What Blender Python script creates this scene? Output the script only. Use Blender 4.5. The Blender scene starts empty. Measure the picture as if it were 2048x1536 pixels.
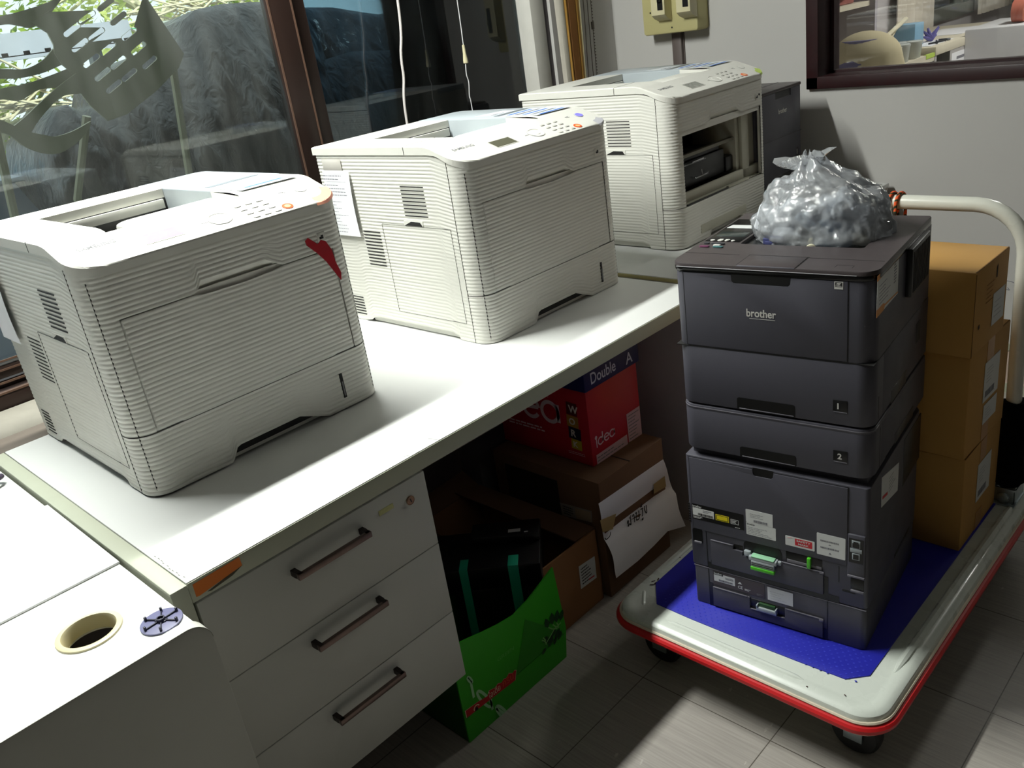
import bpy, bmesh, math, random
from mathutils import Vector, Matrix, noise
random.seed(7)
PI = math.pi
SC = bpy.context.scene
COL = SC.collection

# ------------------------------------------------------------------ materials
def lin(v):
    v = v / 255.0
    return v / 12.92 if v <= 0.04045 else ((v + 0.055) / 1.055) ** 2.4

def rgb(c):
    return (lin(c[0]), lin(c[1]), lin(c[2]), 1.0)

MATS = {}
def mat(name, c, rough=0.5, metal=0.0, var=0.06, scale=18.0, bump=0.0, bscale=250.0, spec=0.5, trans=0.0, emis=None, estr=0.0, alpha=1.0, coat=0.0, c2=None, rvar=0.08):
    if name in MATS:
        return MATS[name]
    m = bpy.data.materials.new(name)
    m.use_nodes = True
    nt = m.node_tree
    b = nt.nodes['Principled BSDF']
    tc = nt.nodes.new('ShaderNodeTexCoord')
    nz = nt.nodes.new('ShaderNodeTexNoise')
    nz.inputs['Scale'].default_value = scale
    nz.inputs['Detail'].default_value = 3
    nt.links.new(tc.outputs['Object'], nz.inputs['Vector'])
    mx = nt.nodes.new('ShaderNodeMix')
    mx.data_type = 'RGBA'
    base = rgb(c)
    if c2:
        o = rgb(c2)
    else:
        o = tuple(min(1, base[i] * (1 - 2 * var)) for i in range(3)) + (1,)
    mx.inputs['A'].default_value = base
    mx.inputs['B'].default_value = o
    nt.links.new(nz.outputs['Fac'], mx.inputs['Factor'])
    nt.links.new(mx.outputs['Result'], b.inputs['Base Color'])
    mr = nt.nodes.new('ShaderNodeMapRange')
    mr.inputs['To Min'].default_value = max(0.02, rough - rvar)
    mr.inputs['To Max'].default_value = min(1, rough + rvar)
    nt.links.new(nz.outputs['Fac'], mr.inputs['Value'])
    nt.links.new(mr.outputs['Result'], b.inputs['Roughness'])
    b.inputs['Metallic'].default_value = metal
    b.inputs['Specular IOR Level'].default_value = spec
    b.inputs['Transmission Weight'].default_value = trans
    b.inputs['Alpha'].default_value = alpha
    b.inputs['Coat Weight'].default_value = coat
    if emis:
        b.inputs['Emission Color'].default_value = rgb(emis)
        b.inputs['Emission Strength'].default_value = estr
    if bump > 0:
        n2 = nt.nodes.new('ShaderNodeTexNoise')
        n2.inputs['Scale'].default_value = bscale
        n2.inputs['Detail'].default_value = 4
        nt.links.new(tc.outputs['Object'], n2.inputs['Vector'])
        bp = nt.nodes.new('ShaderNodeBump')
        bp.inputs['Strength'].default_value = bump
        bp.inputs['Distance'].default_value = 0.002
        nt.links.new(n2.outputs['Fac'], bp.inputs['Height'])
        nt.links.new(bp.outputs['Normal'], b.inputs['Normal'])
    MATS[name] = m
    return m

def glass_mat(name, tint=(240, 246, 244), ior=1.5, haze=0.0):
    m = bpy.data.materials.new(name)
    m.use_nodes = True
    nt = m.node_tree
    nt.nodes.clear()
    out = nt.nodes.new('ShaderNodeOutputMaterial')
    tr = nt.nodes.new('ShaderNodeBsdfTransparent')
    tr.inputs['Color'].default_value = rgb(tint)
    gl = nt.nodes.new('ShaderNodeBsdfGlossy')
    gl.inputs['Roughness'].default_value = 0.02
    fr = nt.nodes.new('ShaderNodeFresnel')
    fr.inputs['IOR'].default_value = ior
    mx = nt.nodes.new('ShaderNodeMixShader')
    nt.links.new(fr.outputs['Fac'], mx.inputs['Fac'])
    nt.links.new(tr.outputs['BSDF'], mx.inputs[1])
    nt.links.new(gl.outputs['BSDF'], mx.inputs[2])
    last = mx
    if haze > 0:
        df = nt.nodes.new('ShaderNodeBsdfDiffuse')
        df.inputs['Color'].default_value = (0.75, 0.77, 0.72, 1)
        tc = nt.nodes.new('ShaderNodeTexCoord')
        mp = nt.nodes.new('ShaderNodeMapping')
        mp.inputs['Scale'].default_value = (9, 9, 2)
        nz = nt.nodes.new('ShaderNodeTexNoise')
        nz.inputs['Scale'].default_value = 1.5
        nz.inputs['Detail'].default_value = 6
        nt.links.new(tc.outputs['Object'], mp.inputs['Vector'])
        nt.links.new(mp.outputs['Vector'], nz.inputs['Vector'])
        mr = nt.nodes.new('ShaderNodeMapRange')
        mr.inputs['From Min'].default_value = 0.35
        mr.inputs['From Max'].default_value = 0.8
        mr.inputs['To Min'].default_value = haze * 0.4
        mr.inputs['To Max'].default_value = haze * 2
        nt.links.new(nz.outputs['Fac'], mr.inputs['Value'])
        m2 = nt.nodes.new('ShaderNodeMixShader')
        nt.links.new(mr.outputs['Result'], m2.inputs['Fac'])
        nt.links.new(mx.outputs['Shader'], m2.inputs[1])
        nt.links.new(df.outputs['BSDF'], m2.inputs[2])
        last = m2
    nt.links.new(last.outputs['Shader'], out.inputs['Surface'])
    MATS[name] = m
    return m

# ------------------------------------------------------------------ mesh builder
class G:
    def __init__(s):
        s.bm = bmesh.new()
    def _mi(s, faces, mi):
        for f in faces:
            f.material_index = mi
    def face(s, pts, mi=0):
        vs = [s.bm.verts.new(p) for p in pts]
        f = s.bm.faces.new(vs)
        f.material_index = mi
        return f
    def box(s, x0, x1, y0, y1, z0, z1, bev=0.0, mi=0, M=None, seg=2):
        m = Matrix.Translation(((x0 + x1) / 2, (y0 + y1) / 2, (z0 + z1) / 2)) @ Matrix.Diagonal((abs(x1 - x0), abs(y1 - y0), abs(z1 - z0), 1))
        if M is not None:
            m = M @ m
        r = bmesh.ops.create_cube(s.bm, size=1, matrix=m)
        vs = r['verts']
        fs = set(f for v in vs for f in v.link_faces)
        s._mi(fs, mi)
        if bev > 0:
            es = list(set(e for v in vs for e in v.link_edges))
            r = bmesh.ops.bevel(s.bm, geom=es, offset=bev, segments=seg, affect='EDGES', profile=0.5, clamp_overlap=True)
            s._mi(r['faces'], mi)
        return s
    def loft(s, rings, closed=True, cap0=True, cap1=True, mi=0):
        R = [[s.bm.verts.new(p) for p in r] for r in rings]
        n = len(R[0])
        for a, b in zip(R, R[1:]):
            for i in range(n if closed else n - 1):
                j = (i + 1) % n
                try:
                    f = s.bm.faces.new((a[i], a[j], b[j], b[i]))
                    f.material_index = mi
                except ValueError:
                    pass
        if closed and cap0 and n > 2:
            f = s.bm.faces.new(list(reversed(R[0]))); f.material_index = mi
        if closed and cap1 and n > 2:
            f = s.bm.faces.new(R[-1]); f.material_index = mi
        return s
    def prism(s, poly, z0, z1, bev=0.0, mi=0, M=None, bev_bottom=True):
        """extrude a CCW polygon from z0 to z1 with chamfer/rounded edges"""
        M = M or Matrix()
        rings = []
        def ring(p, z):
            return [M @ Vector((q[0], q[1], z)) for q in p]
        if bev > 0:
            steps = [(bev, 0), (bev * 0.3, bev * 0.3), (0, bev)]
            if bev_bottom:
                for i, h in steps:
                    rings.append(ring(inset(poly, i), z0 + h))
            else:
                rings.append(ring(poly, z0))
            for i, h in reversed(steps):
                rings.append(ring(inset(poly, i), z1 - h))
        else:
            rings = [ring(poly, z0), ring(poly, z1)]
        return s.loft(rings, True, True, True, mi)
    def tube(s, pts, r, n=10, closed=False, mi=0, M=None):
        pts = [Vector(p) for p in pts]
        if M is not None:
            pts = [M @ p for p in pts]
        N = len(pts)
        rr = r if hasattr(r, '__len__') else [r] * N
        rings = []
        prev = None
        for i, p in enumerate(pts):
            a = pts[(i - 1) % N] if (i > 0 or closed) else p
            b = pts[(i + 1) % N] if (i < N - 1 or closed) else p
            t = (b - a).normalized()
            if prev is None:
                u = t.orthogonal().normalized()
            else:
                u = (prev - t * prev.dot(t))
                u = u.normalized() if u.length > 1e-9 else t.orthogonal().normalized()
            prev = u
            w = t.cross(u)
            rings.append([p + (u * math.cos(2 * PI * k / n) + w * math.sin(2 * PI * k / n)) * rr[i] for k in range(n)])
        if closed:
            rings.append(rings[0])
            s.loft(rings, True, False, False, mi)
            bmesh.ops.remove_doubles(s.bm, verts=s.bm.verts, dist=1e-7)
        else:
            s.loft(rings, True, True, True, mi)
        return s
    def lathe(s, prof, n=24, mi=0, M=None):
        M = M or Matrix()
        rings = []
        for r, z in prof:
            r = max(r, 1e-5)
            rings.append([M @ Vector((r * math.cos(2 * PI * k / n), r * math.sin(2 * PI * k / n), z)) for k in range(n)])
        return s.loft(rings, True, True, True, mi)
    def text(s, body, M, width=None, height=None, ext=0.0003, mi=0, offset=0.0):
        cu = bpy.data.curves.new('t', 'FONT')
        cu.body = body
        cu.size = 1
        cu.extrude = 0.0
        cu.offset = offset
        cu.resolution_u = 4
        ob = bpy.data.objects.new('t', cu)
        me = bpy.data.meshes.new_from_object(ob)
        xs = [v.co.x for v in me.vertices]; ys = [v.co.y for v in me.vertices]
        if xs:
            x0, x1, y0, y1 = min(xs), max(xs), min(ys), max(ys)
            sx = sy = None
            if width: sx = width / (x1 - x0)
            if height: sy = height / (y1 - y0)
            sx = sx or sy; sy = sy or sx
            mm = M @ Matrix.Diagonal((sx, sy, 1, 1)) @ Matrix.Translation((-x0, -y0, 0))
            vs = [s.bm.verts.new(mm @ v.co + (mm.to_3x3() @ Vector((0, 0, 1))).normalized() * ext) for v in me.vertices]
            for p in me.polygons:
                try:
                    f = s.bm.faces.new([vs[i] for i in p.vertices]); f.material_index = mi
                except ValueError:
                    pass
        bpy.data.objects.remove(ob); bpy.data.curves.remove(cu); bpy.data.meshes.remove(me)
        return s
    def plate(s, pts, M, th=0.0004, mi=0):
        """thin flat sheet: polygon pts (2d) in plane of M, thickness th along +z"""
        return s.prism(pts, 0, th, 0, mi, M)

def inset(poly, d):
    if d == 0:
        return list(poly)
    n = len(poly); out = []
    for i in range(n):
        p0, p1, p2 = Vector(poly[i - 1]), Vector(poly[i]), Vector(poly[(i + 1) % n])
        a = (p1 - p0); b = (p2 - p1)
        if a.length < 1e-9 or b.length < 1e-9:
            out.append(tuple(p1)); continue
        a.normalize(); b.normalize()
        na = Vector((-a.y, a.x)); nb = Vector((-b.y, b.x))
        m = na + nb
        m = m / max(0.3, m.length_squared) * 2
        q = p1 + m * d
        out.append((q.x, q.y))
    return out

def rrect(x0, x1, y0, y1, r, n=6):
    """CCW rounded rectangle; r = one radius or (x0y0, x1y0, x1y1, x0y1)"""
    if not hasattr(r, '__len__'):
        r = (r,) * 4
    out = []
    for (cx, cy, a0, rr) in ((x0 + r[0], y0 + r[0], PI, r[0]), (x1 - r[1], y0 + r[1], 1.5 * PI, r[1]), (x1 - r[2], y1 - r[2], 0, r[2]), (x0 + r[3], y1 - r[3], .5 * PI, r[3])):
        if rr <= 0:
            out.append((cx, cy)); continue
        for k in range(n + 1):
            a = a0 + .5 * PI * k / n
            out.append((cx + rr * math.cos(a), cy + rr * math.sin(a)))
    return out

def obj(name, g, mats, parent=None, smooth=32, loc=None, rot=None, doubles=True):
    me = bpy.data.meshes.new(name)
    bm = g.bm
    if doubles:
        bmesh.ops.remove_doubles(bm, verts=bm.verts, dist=2e-6)
    bmesh.ops.recalc_face_normals(bm, faces=bm.faces)
    ca = math.radians(smooth)
    for f in bm.faces:
        f.smooth = True
    for e in bm.edges:
        if len(e.link_faces) == 2:
            e.smooth = e.calc_face_angle(0) < ca
        else:
            e.smooth = False
    bm.to_mesh(me)
    bm.free()
    if not isinstance(mats, (list, tuple)):
        mats = [mats]
    for m in mats:
        me.materials.append(m)
    return link(name, me, parent, loc, rot)

def link(name, me, parent=None, loc=None, rot=None):
    o = bpy.data.objects.new(name, me)
    COL.objects.link(o)
    if parent:
        o.parent = parent
    if loc:
        o.location = loc
    if rot:
        o.rotation_euler = rot
    return o

def thing(name, label, cat, loc=(0, 0, 0), rz=0.0, group=None):
    o = bpy.data.objects.new(name, None)
    o.empty_display_size = 0.05
    COL.objects.link(o)
    o.location = loc
    o.rotation_euler = (0, 0, rz)
    o['label'] = label; o['category'] = cat
    if group: o['group'] = group
    return o

def tag(o, label, cat, group=None, kind=None):
    o['label'] = label; o['category'] = cat
    if group: o['group'] = group
    if kind: o['kind'] = kind
    return o

def struct(name, g, m, parent=None, label=None, smooth=32):
    o = obj(name, g, m, parent, smooth)
    if parent is None:
        o['kind'] = 'structure'
    if label: o['label'] = label
    return o

def frame(o, x, y, z):
    """matrix from origin and axis vectors"""
    x, y, z = Vector(x).normalized(), Vector(y).normalized(), Vector(z).normalized()
    return Matrix(((x.x, y.x, z.x, o[0]), (x.y, y.y, z.y, o[1]), (x.z, y.z, z.z, o[2]), (0, 0, 0, 1)))
def FX(o): return frame(o, (0, 1, 0), (0, 0, 1), (1, 0, 0))      # on a face looking to +X
def FNY(o): return frame(o, (1, 0, 0), (0, 0, 1), (0, -1, 0))    # on a face looking to -Y
def FPX(o): return FX(o)
def FZ(o, a=0): return Matrix.Translation(o) @ Matrix.Rotation(a, 4, 'Z')
def sq(w, h): return [(0, 0), (w, 0), (w, h), (0, h)]
def interp(t, tab):
    if t <= tab[0][0]: return tab[0][1]
    for (a, va), (b, vb) in zip(tab, tab[1:]):
        if t <= b:
            return va + (vb - va) * (t - a) / (b - a) if b > a else vb
    return tab[-1][1]
def bez(pts, n=10):
    """catmull-rom through pts"""
    P = [Vector(p) for p in pts]
    P = [P[0] * 2 - P[1]] + P + [P[-1] * 2 - P[-2]]
    out = []
    for i in range(1, len(P) - 2):
        for k in range(n):
            t = k / n
            out.append(0.5 * ((2 * P[i]) + (P[i + 1] - P[i - 1]) * t + (2 * P[i - 1] - 5 * P[i] + 4 * P[i + 1] - P[i + 2]) * t * t + (3 * P[i] - P[i - 1] - 3 * P[i + 1] + P[i + 2]) * t ** 3))
    out.append(P[-2])
    return out

def barcode(g, M, w, h, mi, n=26, seed=1):
    rd = random.Random(seed)
    x = 0
    while x < w:
        bw = rd.choice((.5, .5, 1, 1.4)) * w / (n * 1.6)
        g.plate([(x, 0), (min(w, x + bw), 0), (min(w, x + bw), h), (x, h)], M, 0.00025, mi)
        x += bw + rd.choice((.5, .8, 1.2)) * w / (n * 1.6)

def textlines(g, M, w, h, mi, n=5, seed=1, th=0.45, ends=(.5, 1.0)):
    """rows of print too small to read, as short dark dashes"""
    rd = random.Random(seed)
    for i in range(n):
        y = h - (i + .75) * h / n
        x = 0; e = w * rd.uniform(*ends)
        while x < e:
            l = rd.uniform(.05, .16) * w
            x2 = min(e, x + l)
            g.plate([(x, y), (x2, y), (x2, y + th * h / n), (x, y + th * h / n)], M, 0.0002, mi)
            x = x2 + .025 * w
# ------------------------------------------------------------------ ribbed laser printers
PB = mat('printer_plastic', (216, 215, 207), .42, var=.02, bump=.05, bscale=900)
PBG = mat('printer_grey_plastic', (172, 180, 184), .38, var=.02)
BLK = mat('black_plastic', (16, 16, 17), .4, var=.1)
DARK = mat('dark_slot', (24, 23, 22), .7)
SEAM = mat('seam_shadow_gap', (48, 47, 43), .8)
GREYPRINT = mat('grey_print', (120, 120, 122), .5)
PAPER = mat('white_paper', (236, 236, 240), .6, var=.02)
INK = mat('black_ink', (28, 28, 30), .6)
INKG = mat('grey_ink', (126, 126, 134), .6)
ORANGE = mat('orange_button', (226, 92, 38), .4)
BLUEB = mat('blue_print', (70, 120, 205), .5)
KEYG = mat('key_grey', (196, 194, 186), .45)
PW, PD, PH = .56, .60, .5          # printer width (y), depth (-x), height
PITCH = .0093
def rib(z):
    return .0013 * abs(math.sin(PI * z / PITCH)) - .0008
SLOPE = [(-.14, .498), (-.11, .4955), (-.09, .488), (0, .457), (.004, .4545)]
def ztop(x):
    return .498 if x < -.14 else interp(x, SLOPE)
def zlid(x):
    return interp(x, [(-.12, .476), (-.085, .473), (-.05, .457), (0, .437)])
def strip(g, path, zb, zt, rows, ribs=True, mi=0, fade=None):
    """path: list of (x, y, nx, ny); ribbed wall from zb(i) to zt(i)"""
    rings = []
    for k in range(rows + 1):
        t = k / rows
        r = []
        for i, (x, y, nx, ny) in enumerate(path):
            z = zb(i) + (zt(i) - zb(i)) * t
            d = rib(z) if ribs else 0
            r.append((x + nx * d, y + ny * d, z))
        rings.append(r)
    g.loft(rings, False, mi=mi)
def arcpath(cx, cy, r, a0, a1, n):
    return [(cx + r * math.cos(a0 + (a1 - a0) * k / n), cy + r * math.sin(a0 + (a1 - a0) * k / n), math.cos(a0 + (a1 - a0) * k / n), math.sin(a0 + (a1 - a0) * k / n)) for k in range(n + 1)]
RC = .046
LEFTC = [(-.055, 0, 0, -1)] + arcpath(-RC, RC, RC, -PI / 2, 0, 8)
RIGHTC = arcpath(-RC, PW - RC, RC, 0, PI / 2, 8) + [(-.055, PW, 0, 1)]
PM = {}
def pm(key, fn):
    if key not in PM:
        g = G()
        ms = fn(g)
        o = obj(key, g, ms)
        PM[key] = o.data
        bpy.data.objects.remove(o)
    return PM[key]
def m_body(g):
    xs = [-.057, -.112, -.116, -.14, -.3, -.45, -.475, -.49, -.52, PD * -1 + .012]
    cut = [(-.6, .0), (-.5, .0), (-.47, .018), (-.118, .018), (-.113, 0), (0, 0)]
    L = [(x, 0, 0, -1) for x in xs] + arcpath(-PD + .012, .012, .012, -PI / 2, -PI, 3)
    R = arcpath(-PD + .012, PW - .012, .012, PI, PI / 2, 3) + [(x, PW, 0, 1) for x in reversed(xs)]
    for P in (L, R):
        strip(g, P, lambda i: interp(P[i][0], cut), lambda i: min(.476, zlid(P[i][0]) + .002), 306)
    g.box(-PD, -PD + .004, .01, PW - .01, .002, .476)
    for s in (0, 1):                                   # set-back foot rails behind the side cut-outs
        y = .009 if s == 0 else PW - .013
        g.box(-.49, -.105, y, y + .004, .002, .03)
    g.box(-PD + .01, -.02, .02, PW - .02, .001, .008)
    return [PB]
def m_light_block(g):  # dark box added inside the shell to block light
    g.box(-PD + .02, -.012, .014, PW - .014, .012, .352)
    g.box(-PD + .02, -.49, .014, PW - .014, .352, .47)
    g.box(-.10, -.012, .014, PW - .014, .352, .43)
    return [DARK]
def m_front_frame(g):
    strip(g, LEFTC, lambda i: .1285, lambda i: zlid(LEFTC[i][0]) + .002, 204)
    strip(g, RIGHTC, lambda i: .1285, lambda i: zlid(RIGHTC[i][0]) + .002, 204)
    ys = [RC, .19, .20, .206, .212, .24, .29, .33, .352, .362, .372, .39, PW - RC]
    dz = [(0, 0), (.198, 0), (.212, .022), (.355, .022), (.385, 0), (1, 0)]
    P = [(0, y, 1, 0) for y in ys]
    strip(g, P, lambda i: .3545 + interp(P[i][1], dz), lambda i: .439, 70)
    # scooped finger recess above the door
    g.loft([[(-.0005, y, .3545 + interp(y, dz) + .001) for y in ys[1:-1]], [(-.016, y, .353) for y in ys[1:-1]]], False)
    g.box(-.014, -.004, RC - .006, PW - RC + .006, .34, .36)
    g.box(-.012, -.004, RC - .004, RC + .002, .13, .352)
    g.box(-.012, -.004, PW - RC - .002, PW - RC + .004, .13, .352)
    return [PB]
DOORDZ = [(0, 0), (.19, 0), (.215, -.004), (.30, -.006), (.37, -.003), (.39, 0), (1, 0)]
def m_door(g):
    a, b = RC + .0014, PW - RC - .0014
    ys = [a, a + .003, .12, .19, .2, .215, .25, .30, .34, .37, .39, .45, b - .003, b]
    P = [(0 if 0 < i < len(ys) - 1 else -.002, y, 1, 0) for i, y in enumerate(ys)]
    strip(g, P, lambda i: .1295, lambda i: .3525 + interp(P[i][1], DOORDZ) - (.003 if i in (0, len(ys) - 1) else 0), 150)
    g.box(-.006, -.003, a, b, .13, .34)
    g.box(-.004, 0, .1, PW - .1, .128, .1297)
    return [PB]
def m_cassette(g):
    mid = [(0, y, 1, 0) for y in (.1, .17, .176, .182, .188, .196, .21, .25, .3, .34, .37, .39, .41, .45)]
    P = LEFTC + mid + RIGHTC
    cut = [(0, 0), (.172, 0), (.190, .030), (.34, .030), (.41, 0), (1, 0)]
    def zb(i):
        x, y = P[i][0], P[i][1]
        return (interp(y, cut) if x > -.001 else 0) + .0005
    strip(g, P, zb, lambda i: .1262, 130)
    # top lip that makes the dark seam line, and the set-back pull recess
    g.loft([[(p[0], p[1], .1262) for p in P], [(p[0] - p[2] * .008, p[1] - p[3] * .008, .1262) for p in P]], False)
    g.loft([[(-.001, y, interp(y, cut) + .002) for y in (.172, .19, .25, .30, .34, .37, .41)], [(-.022, y, max(.006, interp(y, cut) + .002)) for y in (.172, .19, .25, .30, .34, .37, .41)], [(-.022, y, .004) for y in (.172, .19, .25, .30, .34, .37, .41)]], False)
    return [PB]
def m_gauge(g):
    g.box(-.004, .0016, .456, .464, .025, .083, .001)
    g.box(.0012, .002, .4585, .4615, .03, .064, 0, 1)
    return [DARK, GREYPRINT]
def m_lid(g):
    r = .056; o = .003
    x0, x1, y0, y1 = -PD - .002, .004, -o, PW + o
    def lim(x):
        d = x - (x1 - r)
        ins = 0 if d <= 0 else r - math.sqrt(max(0, r * r - d * d))
        return y0 + ins, y1 - ins
    xs = [x0, x0 + .004, -.50, -.46, -.3, -.222, -.16, -.14, -.12, -.105, -.10, -.09, -.075, -.06, -.052]
    xs += [x1 - r + r * math.sin(a * PI / 2 / 9) for a in range(1, 10)]
    ysm = [.02, .06, .107, .16, .24, .32, .387, .45, .5, .54]
    grid = []
    for i, x in enumerate(xs):
        a, b = lim(x)
        cols = [a, a + .004] + ysm + [b - .004, b]
        row = []
        for j, y in enumerate(cols):
            y = min(max(y, a), b)
            z = ztop(x)
            edge = j in (0, len(cols) - 1) or i in (0, len(xs) - 1) or y <= a + 1e-6 or y >= b - 1e-6
            if edge: z -= .0028
            row.append(g.bm.verts.new((x, y, z)))
        grid.append(row)
    for i in range(len(xs) - 1):
        for j in range(len(grid[0]) - 1):
            xa = (xs[i] + xs[i + 1]) / 2
            ya = .5 * (grid[i][j].co.y + grid[i][j + 1].co.y)
            if -.46 < xa < -.10 and .107 < ya < .387: continue
            if xa < -.222 and ya > .387: continue
            q = [grid[i][j], grid[i + 1][j], grid[i + 1][j + 1], grid[i][j + 1]]
            try: g.bm.faces.new(q)
            except ValueError: pass
    # skirt: left side, round the nose, right side up to the grey cover, and back
    left = [grid[i][0].co.copy() for i in range(len(xs))]
    right = [grid[i][-1].co.copy() for i in range(len(xs)) if xs[i] >= -.223]
    per = left + list(reversed(right))
    def low(p): return Vector((p.x, p.y, zlid(p.x) + .0006))
    g.loft([per, [low(p) for p in per]], False)
    inn = [Vector((p.x - (.012 if p.x > -.06 else 0), min(max(p.y, .012), PW - .012), zlid(p.x) + .0006)) for p in per]
    g.loft([[low(p) for p in per], inn], False)
    g.loft([[(x0, y0, .4952), (x0, .387, .4952)], [(x0, y0, .4766), (x0, .387, .4766)]], False)
    # pocket rims
    for a, b in (((-.46, .107), (-.46, .387)), ((-.46, .107), (-.10, .107)), ((-.10, .107), (-.10, .387)), ((-.222, .387), (-.10, .387))):
        za, zb_ = ztop(a[0]), ztop(b[0])
        g.loft([[(a[0], a[1], za), (b[0], b[1], zb_)], [(a[0], a[1], za - .02), (b[0], b[1], zb_ - .02)]], False)
    bmesh.ops.remove_doubles(g.bm, verts=g.bm.verts, dist=1e-5)
    return [PB]
def m_lidseam(g):
    g.box(-.202, -.2006, -.0036, .003, .4768, .4965)
    g.box(-.202, -.2008, 0, .106, .4975, .4984)
    return [SEAM]
def m_greycover(g):
    x0, x1, y0, y1 = -PD - .002, -.223, .3885, PW + .003
    poly = rrect(x0, x1, y0, y1, (.004, .002, .002, .03), 6)
    g.prism(poly, .4766, .4986, .0025, 0, None, False)
    g.loft([[(-.46, .388, .496), (-.223, .388, .496)], [(-.46, .388, .40), (-.223, .388, .43)]], False)
    g.loft([[(-.2225, .388, .495), (-.2225, .40, .495)], [(-.2225, .388, .44), (-.2225, .40, .44)]], False)
    return [PBG]
def m_pocket(g):
    # black throat at the back, beige ramp towards the front
    g.face([(-.46, .107, .478), (-.46, .387, .478), (-.46, .387, .37), (-.46, .107, .37)], 1)
    g.face([(-.46, .107, .478), (-.10, .107, .478), (-.10, .107, .40), (-.46, .107, .37)], 1)
    g.face([(-.46, .107, .372), (-.12, .107, .40), (-.12, .387, .40), (-.46, .387, .372)], 1)
    g.box(-.40, -.105, .26, .386, .37, .44, .004, 0)
    g.box(-.459, -.452, .12, .38, .455, .476, .001, 0)
    for y, x in ((.15, -.36), (.19, -.31), (.25, -.35)):   # pale guide rollers down in the throat
        g.box(x, x + .006, y, y + .045, .405, .411, .001, 2)
    # rounded paper rest
    prof = []
    poly = rrect(-.225, -.098, .16, .386, (.045, .004, .004, .012), 7)
    g.prism(poly, .40, .486, .006, 0)
    return [PB, BLK, GREYPRINT]
SN = Vector((.344, 0, 1)).normalized()
def SL(x, y, h=.0002):
    z = ztop(x)
    return frame((x + SN.x * h, y, z + SN.z * h), (0, 1, 0), (-1, 0, .344), SN)
def m_display(g):
    M = SL(-.019, .143)
    g.plate(sq(.076, .040), M, .0006, 1)
    g.plate([(.003, .003), (.073, .003), (.073, .037), (.003, .037)], M @ Matrix.Translation((0, 0, .0006)), .0003, 0)
    return [DARK, KEYG]
def m_dial(g):
    M = SL(-.037, .302)
    g.lathe([(.0232, 0), (.0232, .0012), (.0215, .0016), (.021, .0006), (.012, .0006), (.011, .0014), (.0, .0014)], 32, 0, M)
    for k in range(32):
        pass
    g.lathe([(.0238, 0), (.0238, .0004), (.0231, .0004), (.0231, 0)], 32, 1, M)
    return [PB, GREYPRINT]
def m_keypad(g):
    for r in range(4):
        for c in range(3):
            M = SL(-.060 + r * .0185, .350 + c * .025 + r * .0022)
            g.prism(rrect(0, .015, 0, .007, .002, 2), 0, .0013, .0004, 0, M)
            g.plate([(.005, -.001), (.014, -.001), (.014, .0006), (.005, .0006)], M, .0004, 1)
    for y in (.262,):
        M = SL(-.037, y); g.plate(sq(.02, .0014), M, .0003, 1)
    M = SL(-.07, .46); g.plate(sq(.012, .002), M, .0003, 1)
    M = SL(-.066, .46); g.plate(sq(.014, .001), M, .0003, 1)
    return [KEYG, GREYPRINT]
def m_cancel(g):
    M = SL(-.013, .440)
    g.lathe([(.0115, 0), (.0115, .0012), (.0070, .0014), (.0068, .001)], 24, 0, M)
    g.lathe([(.0066, .0008), (.0066, .0014), (0, .0016)], 16, 1, M)
    return [ORANGE, mat('pale_orange', (240, 190, 130), .4)]
def m_power(g):
    M = SL(-.063, .508)
    g.lathe([(.0125, 0), (.0125, .0008), (.0115, .0010), (0, .0010)], 24, 0, M)
    g.lathe([(.0132, 0), (.0132, .0003), (.0124, .0003), (.0124, 0)], 24, 1, M)
    return [PB, GREYPRINT]
def m_logo(g):
    g.text('SAMSUNG', SL(-.0585, .036, .0003), .070, .0125, 0.0002, 0, .012)
    return [GREYPRINT]
def slits(g, x0, x1, ztop_, n, pitch=PITCH, hh=.0026):
    for k in range(n):
        z = ztop_ - k * pitch
        g.box(x0, x1, -.0009, .004, z - hh, z)
def m_vent_a(g): slits(g, -.245, -.155, .399, 9); return [DARK]
def m_vent_b(g): slits(g, -.442, -.368, .272, 11); return [DARK]
def m_vent_c(g): slits(g, -.562, -.512, .072, 7, .0085, .003); return [DARK]
def m_sidedoor(g):
    for a in ((-.352, -.3512, .05, .296), (-.079, -.0782, .05, .296)):
        g.box(a[0], a[1], -.0008, .003, a[2], a[3])
    g.box(-.352, -.078, -.0008, .003, .0495, .0503)
    g.box(-.352, -.078, -.0007, .003, .2955, .2961)
    # finger pocket
    g.box(-.255, -.180, -.0012, .004, .297, .310, .0, 1)
    g.face([(-.253, -.0016, .2975), (-.182, -.0016, .2975), (-.190, -.0016, .3075), (-.225, -.0016, .3085)], 2)
    g.box(-.0562, -.0552, -.0009, .003, .001, .468, 0, 0)
    return [SEAM, PB, DARK]
def m_lock(g):
    g.box(-.003, .0014, .482, .502, .374, .394, .001, 0)
    g.box(0, .002, .487, .497, .380, .385, .0005, 1)
    g.box(0, .002, .491, .497, .385, .388, .0005, 1)
    return [PB, BLK]

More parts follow.
